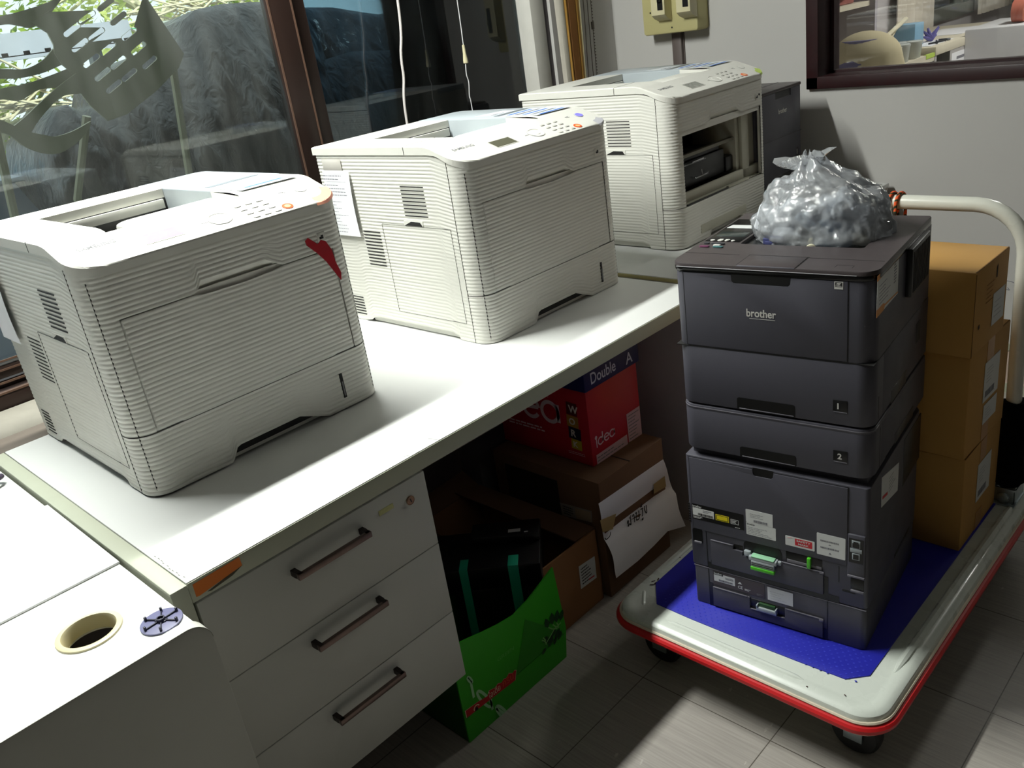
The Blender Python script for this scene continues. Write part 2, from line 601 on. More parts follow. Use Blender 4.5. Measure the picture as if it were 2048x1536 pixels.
def printer(name, label, loc, rz, screen, kind):
    t = thing(name, label, 'printer', loc, rz, 'cream laser printers along the counter')
    link('body', pm('body', m_body), t)
    link('front_frame', pm('front_frame', m_front_frame), t)
    link('paper_cassette', pm('paper_cassette', m_cassette), t)
    lid = link('top_cover', pm('top_cover', m_lid), t)
    link('cover_seam', pm('cover_seam', m_lidseam), lid)
    g = G(); m_display(g)
    obj('display', g, [screen, KEYG], lid)
    link('dial', pm('dial', m_dial), lid)
    link('keypad', pm('keypad', m_keypad), lid)
    link('cancel_button', pm('cancel_button', m_cancel), lid)
    link('power_button', pm('power_button', m_power), lid)
    link('logo', pm('logo', m_logo), lid)
    gc = link('back_cover', pm('back_cover', m_greycover), t)
    gc['label'] = 'grey rear top cover'
    link('output_tray', pm('output_tray', m_pocket), t)['label'] = 'sunken paper output tray with a black throat'
    for k, f in (('side_vent', m_vent_a), ('side_vent_lower', m_vent_b), ('foot_vent', m_vent_c)):
        link(k, pm(k, f), t)
    link('side_door', pm('side_door', m_sidedoor), t)
    link('lock_slot', pm('lock_slot', m_lock), t)
    if kind != 'open':
        link('light_block', pm('light_block', m_light_block), t)
        link('front_door', pm('front_door', m_door), t)
        link('level_gauge', pm('level_gauge', m_gauge), t)
    return t

SCR_ON = mat('lit_violet_display', (150, 138, 210), .25, emis=(120, 110, 205), estr=.55, var=.05, scale=60)
SCR_OFF = mat('dark_olive_display', (88, 88, 72), .2)
SCR_GREY = mat('grey_display', (134, 136, 128), .25)
P1 = printer('laser_printer', 'cream laser printer with a lit violet display and torn red tape on its front', (-.315, .095, .7535), math.radians(-.37), SCR_ON, 'closed')
P2 = printer('laser_printer', 'cream laser printer with a printed notice taped to its side, middle of the counter', (-.27, .974, .751), 0, SCR_OFF, 'closed')
P3 = printer('laser_printer', 'cream laser printer with its front door missing, near the far wall', (-.255, 1.807, .7595), math.radians(.1), SCR_GREY, 'open')

# ---- stickers on the grey rear covers
WST = mat('white_sticker', (226, 232, 238), .35, var=.02)
GST = mat('grey_sticker', (128, 134, 140), .35, var=.1, scale=40)
def sticker_a(t, blue=True):
    g = G(); z = .4988
    g.plate([(-.385, .425), (-.303, .423), (-.300, .515), (-.36, .518)], FZ((0, 0, z)), .0004, 0)
    textlines(g, frame((-.31, .43, z + .0005), (0, 1, 0), (-1, 0, 0), (0, 0, 1)), .05, .02, 2, 2, 3)
    o = obj('sticker', g, [WST, GST, INKG], t); o['label'] = 'white sticker strip on the grey cover'
    g = G()
    g.plate([(-.292, .41), (-.272, .41), (-.280, .54), (-.300, .54)], FZ((0, 0, z)), .0004, 0)
    o = obj('sticker', g, [GST], t); o['label'] = 'dark grey sticker strip on the grey cover'
    g = G()
    g.plate([(-.258, .402), (-.2235, .402), (-.2235, .545), (-.266, .545)], FZ((0, 0, z)), .0004, 0)
    g.plate([(-.2235, .404), (-.118, .404), (-.113, .535), (-.2235, .545)], FZ((0, 0, z)), .0003, 0)
    if blue:
        g.plate([(-.150, .425), (-.136, .425), (-.139, .52), (-.152, .52)], FZ((0, 0, z + .0004)), .0003, 1)
        textlines(g, frame((-.122, .49, z + .0004), (0, 1, 0), (-1, 0, 0), (0, 0, 1)), .04, .006, 2, 1, 5)
    else:
        for k in range(5):
            x = -.25 + k * .03
            g.plate([(x, .42), (x + .014, .42), (x + .010, .52), (x - .003, .52)], FZ((0, 0, z + .0004)), .0003, (1, 2, 1, 3, 1)[k])
    o = obj('sticker', g, [WST, BLUEB, INKG, GST], t); o['label'] = 'white and blue instruction sticker'
sticker_a(P1); sticker_a(P2, False); sticker_a(P3, False)

# ---- corner stickers at the right front corner of each lid
def corner(t, m, lab, a0=-10, a1=85):
    g = G()
    cx, cy = -.052, PW - .052
    rows = []
    for r, dz in ((.036, .0006), (.056, .0010), (.0585, -.004)):
        row = []
        for k in range(13):
            a = math.radians(a0 + (a1 - a0) * k / 12)
            x = cx + r * math.cos(a); y = cy + r * math.sin(a)
            row.append((x, y, ztop(min(.004, x)) + dz + (.001 if r < .05 else -.0012)))
        rows.append(row)
    g.loft(rows, False)
    o = obj('corner_sticker', g, m, t); o['label'] = lab
corner(P1, mat('pink_sticker', (244, 150, 146), .5, c2=(246, 190, 130), scale=14), 'pink and orange sticker wrapped round the lid corner')
corner(P2, mat('clear_grey_sticker', (190, 190, 196), .3), 'clear grey sticker wrapped round the lid corner', 0, 50)
corner(P3, mat('lime_sticker', (190, 216, 90), .4), 'lime green sticker wrapped round the lid corner', 5, 60)

# blue glow of the second printer's power key
g = G(); M = SL(-.063, .508, .0012)
g.lathe([(.0115, 0), (.0115, .0005), (0, .0007)], 20, 0, M)
obj('power_lamp', g, mat('blue_power_light', (120, 116, 235), .3, emis=(110, 100, 240), estr=.6), P2)['label'] = 'lit blue power key'

# red tape on the first printer
RED = mat('red_tape', (176, 22, 36), .35, var=.12, scale=60)
g = G()
pl = [(.452, .386), (.460, .391), (.480, .372), (.489, .379), (.500, .373), (.510, .352), (.5125, .325), (.5205, .298), (.5165, .282), (.490, .332), (.474, .354), (.4535, .376)]
g.prism(pl, .0006, .0016, 0, 0, FX((0, 0, 0)))
obj('red_tape', g, RED, P1)['label'] = 'torn red tape over the door edge'

# notice sheets hanging on the left sides
def notice(t, x0, x1, z0, z1, lab, lines=True, skew=0):
    g = G()
    M = frame((x0, -.003, z0), (1, 0, 0), (skew, 0, 1), (0, -1, 0))
    w, h = x1 - x0, z1 - z0
    # slightly bowed sheet
    rows = []
    for k in range(9):
        y = h * k / 8
        rows.append([M @ Vector((w * j / 6, y, .002 + .004 * math.sin(PI * k / 8) * (j / 6) ** 1.5 + .004 * (1 - k / 8))) for j in range(7)])
    g.loft(rows, False)
    o = obj('notice_sheet', g, PAPER, t); o['label'] = lab
    if lines:
        g = G()
        M2 = M @ Matrix.Translation((0, 0, .0105))
        textlines(g, M2 @ Matrix.Translation((w * .1, h * .86, 0)), w * .7, h * .1, 0, 2, 2, .3)
        textlines(g, M2 @ Matrix.Translation((w * .1, h * .62, 0)), w * .8, h * .2, 0, 4, 4, .22)
        textlines(g, M2 @ Matrix.Translation((w * .12, h * .05, 0)), w * .75, h * .52, 0, 10, 9, .16, (.3, 1))
        for y in (.84, .955):
            g.plate([(w * .1, h * y), (w * .92, h * y), (w * .92, h * y + .0007), (w * .1, h * y + .0007)], M2, .0002, 0)
        obj('print', g, INKG, o)
    g = G()
    g.box(x0 + .005, x0 + w * .75, -.003, -.002, z1 - .004, z1 + .03, .0005)
    tp = obj('clear_tape', g, mat('clear_tape', (196, 192, 184), .2, spec=.6), o)
notice(P2, -.57, -.447, .256, .436, 'white notice sheet with small print, taped by its top edge', True)
notice(P1, -.60, -.478, .25, .425, 'white sheet taped to the side', False)

# ---- the open bay of the third printer
g = G()
PBD = mat('printer_inner_plastic', (188, 186, 170), .5, var=.03)
g.box(-.034, -.022, RC, PW - RC + .03, .1305, .162, .003)          # sill bar
g.box(-.034, -.022, .425, .47, .13, .36, .003)                     # right post
g.box(-.05, -.038, .47, PW - .012, .13, .36, .002)
g.box(-.20, -.034, .405, .43, .13, .36, .002)
g.loft([[(-.034, RC, .132), (-.034, PW - RC, .132)], [(-.006, RC, .1285), (-.006, PW - RC, .1285)]], False)
obj('inner_frame', g, PBD, P3)['label'] = 'cream inner frame of the open bay'
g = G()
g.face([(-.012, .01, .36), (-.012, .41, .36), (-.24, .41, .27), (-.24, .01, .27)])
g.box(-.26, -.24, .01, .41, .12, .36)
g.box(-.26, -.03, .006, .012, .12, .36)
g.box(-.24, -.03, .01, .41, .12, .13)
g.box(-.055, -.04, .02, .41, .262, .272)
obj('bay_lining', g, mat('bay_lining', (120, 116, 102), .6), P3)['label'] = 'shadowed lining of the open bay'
g = G()
g.box(-.16, -.05, .03, .36, .165, .245, .006)
g.box(-.15, -.055, .055, .34, .245, .262, .005)
g.box(-.12, -.045, .36, .405, .165, .215, .004)
g.box(-.15, -.07, .17, .21, .262, .270, .003)
g.box(-.052, -.044, .02, .05, .165, .23, .002)
ru = obj('roller_unit', g, BLK, P3); ru['label'] = 'black roller unit inside the open bay'
g = G()
g.tube([(-.044, .10, .238), (-.044, .235, .238)], .0025, 8)
g.tube([(-.042, .165, .192), (-.042, .172, .188), (-.042, .245, .188), (-.042, .252, .194)], .0022, 8)
g.tube([(-.045, .215, .190), (-.045, .212, .208)], .0018, 8)
g.box(-.046, -.042, .158, .225, .236, .243, .001)
obj('metal_bar', g, mat('bare_steel', (190, 190, 192), .25, metal=1), ru)
g = G()
g.box(-.010, -.0025, .06, .40, .1275, .1300, 0)
g.box(-.0225, -.021, .488, .497, .335, .345, 0)
g.box(-.0375, -.036, .482, .492, .325, .333, 0)
g.box(-.002, .0018, .505, .511, .386, .392, 0)
obj('bay_slots', g, BLK, P3)
g = G()
g.box(-.012, -.0015, .30, .43, .1265, .1345, .002)
g.box(-.004, .0022, .12, .40, .022, .052, .006)
obj('cassette_grip', g, PBD, P3)
# ------------------------------------------------------------------ charcoal printers stacked on the trolley
CH = mat('charcoal_plastic', (74, 73, 82), .5, var=.04, bump=.12, bscale=1200)
CHT = mat('charcoal_lid', (70, 63, 64), .38, var=.04, bump=.08, bscale=1000)
EDGE = mat('gloss_black_edge', (14, 14, 15), .22)
LOGO = mat('logo_print', (214, 212, 206), .4)
LABW = mat('white_label', (214, 216, 214), .5, var=.02)
YEL = mat('yellow_label', (232, 214, 30), .4)
GRN = mat('green_lever', (80, 190, 40), .4)
SILV = mat('pale_lever', (158, 166, 170), .4)
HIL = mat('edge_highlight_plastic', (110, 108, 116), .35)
YAW = math.radians(7)
SW, SD = .392, .395
SO = Vector((.276, .996))
def stack_loc(z):
    return (SO.x, SO.y, z)
def seambox(g, u0, u1, z0, z1, d=.0006, mi=0):
    g.box(u0, u1, -d, .002, z0, z1, 0, mi)
def body_poly(r=.03, x0=0, x1=SW, y0=0, y1=SD):
    return rrect(x0, x1, y0, y1, (r, r, .008, .008), 7)
def badge(par, ch, u, z):
    g = G()
    g.box(u, u + .027, -.0012, .004, z, z + .024, .0008, 0)
    g.text(ch, FNY((u + .0085, -.0013, z + .0055)), None, .0125, .0002, 1, .03)
    g.box(u + .0015, u + .0265, -.0018, .0, z - .0012, z + .0002, 0, 2)
    o = obj('tray_number', g, [BLK, LOGO, HIL], par); o['label'] = 'black badge with a white ' + ch
def hand_recess(par, u0, u1, z0, z1):
    g = G()
    g.prism(rrect(u0, u1, z0, z1, (.001, .001, .005, .005), 4), -.0004, .001, 0, 0, FNY((0, 0, 0)))
    g.box(u0 + .004, u1 - .002, -.0016, .002, z0 + .0005, z0 + .003, .001, 1)
    o = obj('handle_recess', g, [BLK, HIL], par); o['label'] = 'black recessed handle'

def upper_printer():
    t = thing('laser_printer', 'charcoal laser printer topmost on the trolley stack, holding a clear plastic bag', 'printer', stack_loc(.7045), YAW)
    g = G()                                   # z local: 0 .. .30
    g.prism(body_poly(.03), .1325, .2895, .0015)
    g.box(.012, SW - .012, .012, SD - .01, .10, .135)
    g.box(.0, SW, .058, SD, .002, .133, .004)
    obj('body', g, CH, t)
    g = G()
    g.prism(body_poly(.03, 0, SW, 0, .10), .0015, .1312, .0022)
    ty = obj('paper_tray', g, CH, t)
    hand_recess(ty, .127, .246, .0035, .0295)
    badge(ty, '1', .319, .030)
    g = G()
    fr = [( .0255, .1345), (.3445, .1345), (.3445, .2885), (.242, .2885), (.2405, .276), (.236, .272), (.131, .272), (.1265, .276), (.125, .2885), (.0255, .2885)]
    g.prism(fr, .0003, .003, .0006, 0, FNY((0, .0018, 0)))
    fc = obj('front_cover', g, CH, t)
    g = G()
    for u in (.0245, .3455):
        seambox(g, u - .0005, u + .0005, .134, .289)
    g.box(.0, SW, -.0002, .1, .1312, .1326)
    g.box(.022, .348, -.0007, .002, .1318, .1328)
    obj('seam', g, DARK, fc)
    g = G()
    g.prism(rrect(.1255, .2415, .2725, .292, (.004, .004, 0, 0), 4), -.0002, .001, 0, 0, FNY((0, 0, 0)))
    r = obj('finger_recess', g, BLK, fc)
    g = G()
    g.text('brother', FNY((.1545, -.0016, .2065)), .0585, .016, .0002, 0, .02)
    g.box(.160, .211, -.0018, -.0015, .2025, .2033)
    obj('logo', g, LOGO, fc)
    g = G()
    M = FNY((.321, -.0016, .2735))
    g.plate(sq(.0155, .0145), M, .0002, 0)
    g.plate([(.0015, .0045), (.014, .0045), (.014, .013), (.0015, .013)], M, .0004, 1)
    g.plate([(.003, .0095), (.006, .0120), (.0125, .0115), (.009, .0085)], M, .0006, 0)
    g.plate([(.0015, .0062), (.007, .0075), (.014, .0062), (.007, .0055)], M, .0006, 0)
    o = obj('energy_mark', g, [LOGO, INK], fc); o['label'] = 'small white square mark with a black swoosh'
    # lid
    g = G()
    P = body_poly(.032, -.003, SW + .002, -.003, SD - .012)
    g.prism(P, .2895, .3005, .003, 0)
    obj('lid_edge', g, EDGE, t)['label'] = 'glossy black edge under the top cover'
    g = G()
    zt = .3075
    outer = inset(P, .0015)
    pit = rrect(.085, .330, .140, .335, .006, 3)
    # top cover with an opening over the output tray
    bm = g.bm
    vo = [bm.verts.new((p[0], p[1], zt)) for p in outer]
    vi = [bm.verts.new((p[0], p[1], zt)) for p in pit]
    es = [bm.edges.new((vo[i], vo[(i + 1) % len(vo)])) for i in range(len(vo))] + [bm.edges.new((vi[i], vi[(i + 1) % len(vi)])) for i in range(len(vi))]
    bmesh.ops.triangle_fill(bm, use_beauty=True, use_dissolve=False, edges=es)
    g.loft([[(p[0], p[1], zt) for p in outer], [(p[0], p[1], zt - .0022) for p in inset(P, .0003)], [(p[0], p[1], .2995) for p in inset(P, .0003)]], True, False, False)
    g.loft([[(p[0], p[1], zt) for p in pit], [(p[0], p[1], zt - .006) for p in pit]], True, False, False)
    tc = obj('top_cover', g, CHT, t)
    g = G()
    g.loft([[(p[0], p[1], zt - .005) for p in pit], [(p[0], p[1], zt - .004 - .05 * (p[1] - .14) / .195) for p in pit]], True, False, True)
    obj('output_tray', g, BLK, tc)
    g = G()
    g.box(0, .116, .0655, .0668, zt - .001, zt + .0003); g.box(.252, SW - .004, .0655, .0668, zt - .001, zt + .0003)
    g.box(.135, .2525, .066, .0695, zt - .001, zt + .0005)
    g.box(.1355, .1368, .001, .068, zt - .001, zt + .0003); g.box(.2505, .2518, .001, .068, zt - .001, zt + .0003)
    g.box(.315, .316, .018, .032, zt - .001, zt + .0002); g.box(.345, .346, .018, .032, zt - .001, zt + .0002); g.box(.316, .345, .0315, .0323, zt - .001, zt + .0002)
    obj('seam', g, DARK, tc)
    g = G()
    g.box(.1375, .2500, -.0005, .0645, zt - .001, zt + .0012, .0008)
    g.box(.138, .2495, -.0025, -.0003, zt - .002, zt + .001, .0005, 1)
    obj('front_flap', g, [CHT, HIL], tc)
    g = G()
    g.box(.012, .36, -.0034, -.0018, .2995, .3008, .0003)
    obj('lid_trim', g, mat('bright_trim', (190, 190, 192), .25), tc)
    # control panel at the left
    g = G()
    g.box(.004, .080, .150, .325, zt - .001, zt + .0012, .0006)
    cp = obj('control_panel', g, EDGE, t)
    g = G()
    for (u, v, w, m) in ((.010, .105, .022, 3), (.040, .105, .022, 2), (.010, .128, .012, 0), (.026, .128, .030, 0), (.014, .150, .010, 1), (.030, .150, .012, 1), (.046, .150, .008, 1), (.060, .150, .008, 1), (.036, .115, .016, 1)):
        g.prism(rrect(u, u + w, v, v + .008, .0035, 3), zt + .0002, zt + .0028, .0008, m)
    for u in (.03, .044):
        g.box(u, u + .009, .162, .166, zt + .001, zt + .0014, 0, 1)
    obj('button', g, [mat('panel_button', (60, 62, 66), .3), LOGO, mat('teal_button', (70, 110, 112), .3), mat('plum_button', (112, 60, 92), .3)], cp)
    g = G()
    g.box(.012, .074, .185, .222, zt + .0008, zt + .0016, .0004)
    obj('display', g, mat('dark_green_display', (52, 60, 58), .15), cp)
    g = G()
    g.plate([(.008, .250), (.075, .250), (.075, .275), (.012, .275)], FZ((0, 0, zt + .0013)), .0003)
    o = obj('label_sticker', g, LABW, cp)
    # right side: sticker, fan grille, slots
    FXs = frame((SW, 0, 0), (0, 1, 0), (0, 0, 1), (1, 0, 0))
    g = G()
    g.plate([(.006, .222), (.142, .222), (.142, .299), (.006, .299)], FXs, .0004, 0)
    g.plate([(.006, .222), (.05, .222), (.056, .228), (.142, .224), (.142, .2265), (.058, .231), (.046, .236), (.006, .236)], FXs, .0007, 1)
    g.plate([(.006, .289), (.085, .291), (.09, .299), (.006, .299)], FXs, .0007, 1)
    textlines(g, FXs @ Matrix.Translation((.02, .24, .0004)), .07, .04, 2, 6, 7, .2)
    textlines(g, FXs @ Matrix.Translation((.112, .25, .0004)), .018, .045, 2, 8, 8, .4)
    o = obj('warranty_sticker', g, [LABW, mat('orange_print', (220, 140, 40), .5), INKG], t); o['label'] = 'white sticker with an orange border on the side'
    g = G()
    g.box(SW - .002, SW + .012, .196, .332, .195, .292, .003, 0)
    for k in range(13):
        y = .205 + k * .0095
        g.box(SW + .0115, SW + .0130, y, y + .004, .203, .284, 0, 1)
    o = obj('fan_grille', g, [BLK, DARK], t)
    g = G()
    g.box(SW - .002, SW + .0007, .296, .330, .058, .103, .001, 0)
    g.box(SW - .002, SW + .0007, .120, .232, .0005, .030, .004, 1)
    g.box(SW - .001, SW + .0005, .035, .0362, .01, .055, 0, 1)
    g.box(SW - .001, SW + .0006, .1, .375, .1318, .1330, 0, 1)
    obj('side_slots', g, [mat('side_slot', (40, 40, 40), .6), BLK], t)
    return t

def tray_unit():
    t = thing('paper_tray_unit', 'charcoal paper tray unit with badge 2, under the topmost trolley printer', 'printer tray', stack_loc(.5945), YAW)
    g = G()
    g.prism(body_poly(.03), .095, .1072, .002)
    g.box(.0, SW, .058, SD, .002, .1, .004)
    g.box(.02, SW - .02, .02, .1, .003, .1)
    b = obj('body', g, CH, t)
    g = G()
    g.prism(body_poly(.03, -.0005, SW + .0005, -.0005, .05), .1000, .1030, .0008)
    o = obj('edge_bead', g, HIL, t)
    g = G()
    g.prism(body_poly(.03, 0, SW, 0, .10), .0015, .0985, .0022)
    ty = obj('paper_tray', g, CH, t)
    hand_recess(ty, .129, .247, .0025, .0265)
    badge(ty, '2', .320, .0325)
    g = G()
    g.box(SW - .002, SW + .0007, .16, .30, .0005, .026, .004, 0)
    g.box(SW - .001, SW + .0005, .052, .0532, .005, .092, 0, 0)
    obj('side_slots', g, BLK, t)
    return t

def rear_printer():
    t = thing('laser_printer', 'charcoal laser printer turned back to front on the trolley, showing rear labels and ports', 'printer', stack_loc(.288), YAW)
    H = .304                                   # up to .592
    g = G()
    g.prism(rrect(0, SW - .002, 0, SD, (.006, .010, .03, .03), 5), .0005, .288, .0025)
    g.box(.010, SW - .012, .02, SD - .01, .28, .3045, .004)
    obj('body', g, CH, t)
    # rear fold-down cover
    g = G()
    fr = [(.010, .100), (.349, .100), (.349, .283), (.200, .283), (.198, .272), (.194, .2685), (.160, .2685), (.156, .272), (.154, .283), (.010, .283)]
    g.prism(fr, 0, .0022, .0006, 0, FNY((0, 0, 0)))
    rc = obj('rear_cover', g, CH, t)
    g = G()
    g.prism(rrect(.155, .199, .269, .2875, (.004, .004, 0, 0), 3), 0, .0006, 0, 0, FNY((0, 0, 0)))
    seambox(g, .0085, .0098, .10, .284); seambox(g, .3493, .3506, .10, .284)
    g.box(.0085, .3506, -.0007, .002, .2838, .2846)
    obj('seam', g, BLK, rc)
    y = -.0024
    def lab(name, u0, u1, z0, z1, m, desc, extra=None):
        g = G()
        g.prism(rrect(u0, u1, z0, z1, .0015, 2), 0, .0004, 0, 0, FNY((0, y, 0)))
        if extra: extra(g)
        o = obj(name, g, m, rc); o['label'] = desc
    def ex_main(g):
        M = FNY((.0, y - .0004, 0))
        g.text('brother', M @ Matrix.Translation((.0115, .1575, 0)), .022, .006, .0002, 1, .02)
        g.plate([(.0112, .1365), (.062, .1365), (.062, .156), (.0112, .156)], M, .0002, 1)
        barcode(g, M @ Matrix.Translation((.024, .138, .0003)), .036, .006, 2, 20, 4)
        textlines(g, M @ Matrix.Translation((.036, .1475, .0003)), .025, .007, 3, 2, 5)
        g.plate([(.066, .1365), (.097, .1365), (.097, .152), (.066, .152)], M, .0002, 4)
        g.plate([(.0675, .1378), (.0955, .1378), (.0955, .1507), (.0675, .1507)], M, .0003, 2)
        g.plate([(.069, .1392), (.094, .1392), (.094, .1493), (.069, .1493)], M, .0004, 4)
        for q in ([(.101, .1365), (.119, .1365), (.119, .1373), (.101, .1373)], [(.101, .1475), (.119, .1475), (.119, .1483), (.101, .1483)], [(.101, .1365), (.1018, .1365), (.1018, .1483), (.101, .1483)], [(.1182, .1365), (.119, .1365), (.119, .1483), (.1182, .1483)]):
            g.plate(q, M, .0002, 1)
        textlines(g, M @ Matrix.Translation((.103, .139, 0)), .013, .007, 1, 3, 6)
        textlines(g, M @ Matrix.Translation((.0118, .1285, 0)), .034, .006, 1, 2, 7)
        textlines(g, M @ Matrix.Translation((.111, .1275, 0)), .018, .003, 1, 1, 8)
    lab('rating_label', .0095, .1310, .1265, .1660, [BLK, LABW, INK, INKG, YEL], 'black rating label with a white panel and a yellow warning', ex_main)
    def ex1(g):
        M = FNY((.136, y - .0004, 0))
        barcode(g, M @ Matrix.Translation((.018, .1535, 0)), .030, .006, 1, 22, 9)
        textlines(g, M @ Matrix.Translation((.010, .164, 0)), .04, .012, 1, 3, 9, .2)
    lab('serial_label', .1365, .196, .1505, .183, [LABW, INKG], 'white label with a barcode', ex1)
    def ex2(g):
        M = FNY((.1365, y - .0004, 0))
        g.text('brother', M @ Matrix.Translation((.002, .1445, 0)), .018, .0045, .0002, 1, .01)
        textlines(g, M @ Matrix.Translation((.003, .1215, 0)), .055, .02, 2, 5, 10, .2)
    lab('serial_label', .1365, .202, .1190, .1500, [LABW, INK, INKG], 'white label with small grey print', ex2)
    def ex3(g):
        M = FNY((.223, y - .0004, 0))
        g.plate([(.020, .121), (.056, .121), (.056, .1375), (.020, .1375)], M, .0002, 1)
        g.text('SAFETY', M @ Matrix.Translation((.0235, .1305, .0003)), .029, .005, .0002, 0, .02)
        g.text('MARK', M @ Matrix.Translation((.027, .1235, .0003)), .022, .0042, .0002, 0, .02)
        g.plate([(.004, .134), (.014, .137), (.013, .1385), (.004, .1355)], M, .0002, 2)
    lab('safety_label', .2225, .284, .1165, .1400, [LABW, mat('red_print', (205, 40, 52), .5), mat('pink_print', (226, 170, 170), .5)], 'white label with a red SAFETY MARK panel', ex3)
    def ex4(g):
        M = FNY((.290, y - .0004, 0))
        barcode(g, M @ Matrix.Translation((.006, .1465, 0)), .038, .004, 1, 26, 11)
        barcode(g, M @ Matrix.Translation((.006, .1300, 0)), .038, .004, 1, 26, 12)
        g.plate([(.022, .1400), (.028, .1400), (.025, .1425)], M, .0002, 1)
        g.plate([(.0225, .1185), (.0285, .1185), (.0255, .1230)], M, .0002, 1)
    lab('serial_label', .2885, .3460, .1130, .1650, [LABW, INKG], 'white square label with two barcodes', ex4)
    # ports
    g = G()
    g.box(.350, .385, -.0045, .004, .078, .180, .003, 0)
    g.box(.3535, .3815, -.0052, -.004, .115, .172, .0, 1)
    g.box(.3590, .3755, -.0058, -.004, .150, .168, .0005, 2)
    g.box(.3605, .3740, -.0062, -.005, .1515, .162, 0, 1)
    g.box(.3625, .3720, -.0062, -.005, .162, .1655, 0, 1)
    g.box(.3560, .3790, -.0058, -.004, .1395, .149, .0005, 2)
    g.box(.3600, .3750, -.0058, -.004, .122, .1375, .0005, 2)
    g.box(.3622, .3728, -.0062, -.005, .124, .1355, 0, 1)
    g.box(.351, .385, -.007, .002, .078, .083, .0015, 3)
    g.box(.356, .383, -.0008, .002, .045, .074, .002, 1)
    g.box(.357, .3835, -.004, .002, .040, .045, .0012, 3)
    for z in (.034, .037):
        g.box(.340, .366, -.0007, .002, z, z + .0008, 0, 1)
    obj('port_panel', g, [CH, BLK, SILV, HIL], t)
    g = G()
    g.prism(rrect(.006, .030, .060, .100, .007, 4), 0, .0006, 0, 0, FNY((0, 0, 0)))
    g.box(.009, .028, -.003, .001, .060, .066, .002, 1)
    obj('power_socket', g, [BLK, HIL], t)
    g = G()
    for k in range(8):
        g.box(-.0006, .004, -.0006, .003, .115 + k * .0065, .1175 + k * .0065)
    obj('side_vent', g, BLK, t)
    # lower rear bay with the paper path levers
    g = G()
    g.box(.0385, .040, -.0007, .002, .002, .118, 0, 0)
    g.box(.040, .334, -.0005, .002, .0, .016, 0, 0)
    g.box(.332, .3335, -.0006, .002, .054, .093, 0, 0)
    g.box(.303, .311, -.0006, .002, .0, .058, 0, 0)
    g.box(.047, .056, -.0006, .002, .006, .022, 0, 0)
    obj('seam', g, BLK, t)
    g = G()
    fr = [(.049, .016), (.300, .016), (.300, .068), (.214, .078), (.214, .088), (.125, .088), (.125, .082), (.122, .074), (.100, .075), (.098, .081), (.049, .081)]
    fr = [(.050, .014), (.302, .014), (.302, .070), (.2105, .070), (.2105, .0605), (.126, .0605), (.126, .070), (.104, .070), (.104, .0805), (.050, .0805)]
    g.prism(fr, 0, .0045, .001, 0, FNY((0, 0, 0)))
    fl = obj('rear_flap', g, CH, t)
    g = G()
    g.box(.052, .103, -.0056, -.003, .0795, .0818, .0008)
    g.box(.214, .300, -.0056, -.003, .0695, .0718, .0008)
    g.box(.294, .304, -.0062, -.002, .066, .071, .002)
    obj('flap_edge', g, HIL, fl)
    g = G()
    g.box(.104, .126, -.0005, .002, .070, .083, .002, 0)
    g.prism(rrect(.128, .213, .062, .101, (.002, .002, .016, .012), 5), 0, .0008, 0, 0, FNY((0, 0, 0)))
    g.box(.222, .299, -.0008, .002, .071, .099, .002, 0)
    obj('paper_slot', g, BLK, t)
    g = G()
    g.box(.144, .206, -.016, .0, .062, .072, .002, 0)
    g.box(.130, .146, -.009, .0, .064, .078, .003, 0)
    g.box(.150, .201, -.017, -.010, .048, .063, .001, 0)
    for z in (.053, .058):
        g.box(.151, .200, -.0178, -.016, z, z + .0012, 0, 2)
    g.box(.149, .202, -.019, -.009, .040, .0485, .0015, 1)
    g.box(.150, .201, -.0168, -.002, .0715, .0745, .001, 3)
    g.box(.205, .214, -.008, .0, .060, .0705, .003, 0)
    o = obj('release_lever', g, [SILV, GRN, DARK, mat('pale_green', (150, 205, 165), .4)], t); o['label'] = 'pale grey lever with a green tab'
    g = G()
    g.box(.269, .2765, -.008, .001, .0725, .098, .001)
    o = obj('slide_lever', g, GRN, t); o['label'] = 'small green slide lever'
    g = G()
    g.box(.224, .298, -.0016, .001, .0712, .0800, .001, 0)
    obj('slot_floor', g, HIL, t)
    g = G()
    textlines(g, FNY((.222, -.0008, .1005)), .03, .005, 0, 1, 3)
    obj('print', g, LOGO, t)
    # right side
    FXs = frame((SW - .002, 0, 0), (0, 1, 0), (0, 0, 1), (1, 0, 0))
    g = G()
    g.plate([(.082, .201), (.205, .173), (.208, .240), (.080, .272)], FXs, .0005, 0)
    g.plate([(.088, .217), (.125, .208), (.125, .215), (.088, .224)], FXs, .0008, 1)
    textlines(g, FXs @ Matrix.Translation((.135, .205, .0005)), .05, .04, 2, 5, 13, .15)
    o = obj('dealer_sticker', g, [LABW, MATS['red_print'], INKG], t); o['label'] = 'slanted white sticker with red print on the side'
    g = G()
    g.box(SW - .004, SW - .001, .245, .385, .16, .275, .002)
    g.box(SW - .004, SW - .0012, .20, .32, .0005, .010, .002)
    obj('side_grille', g, BLK, t)
    return t

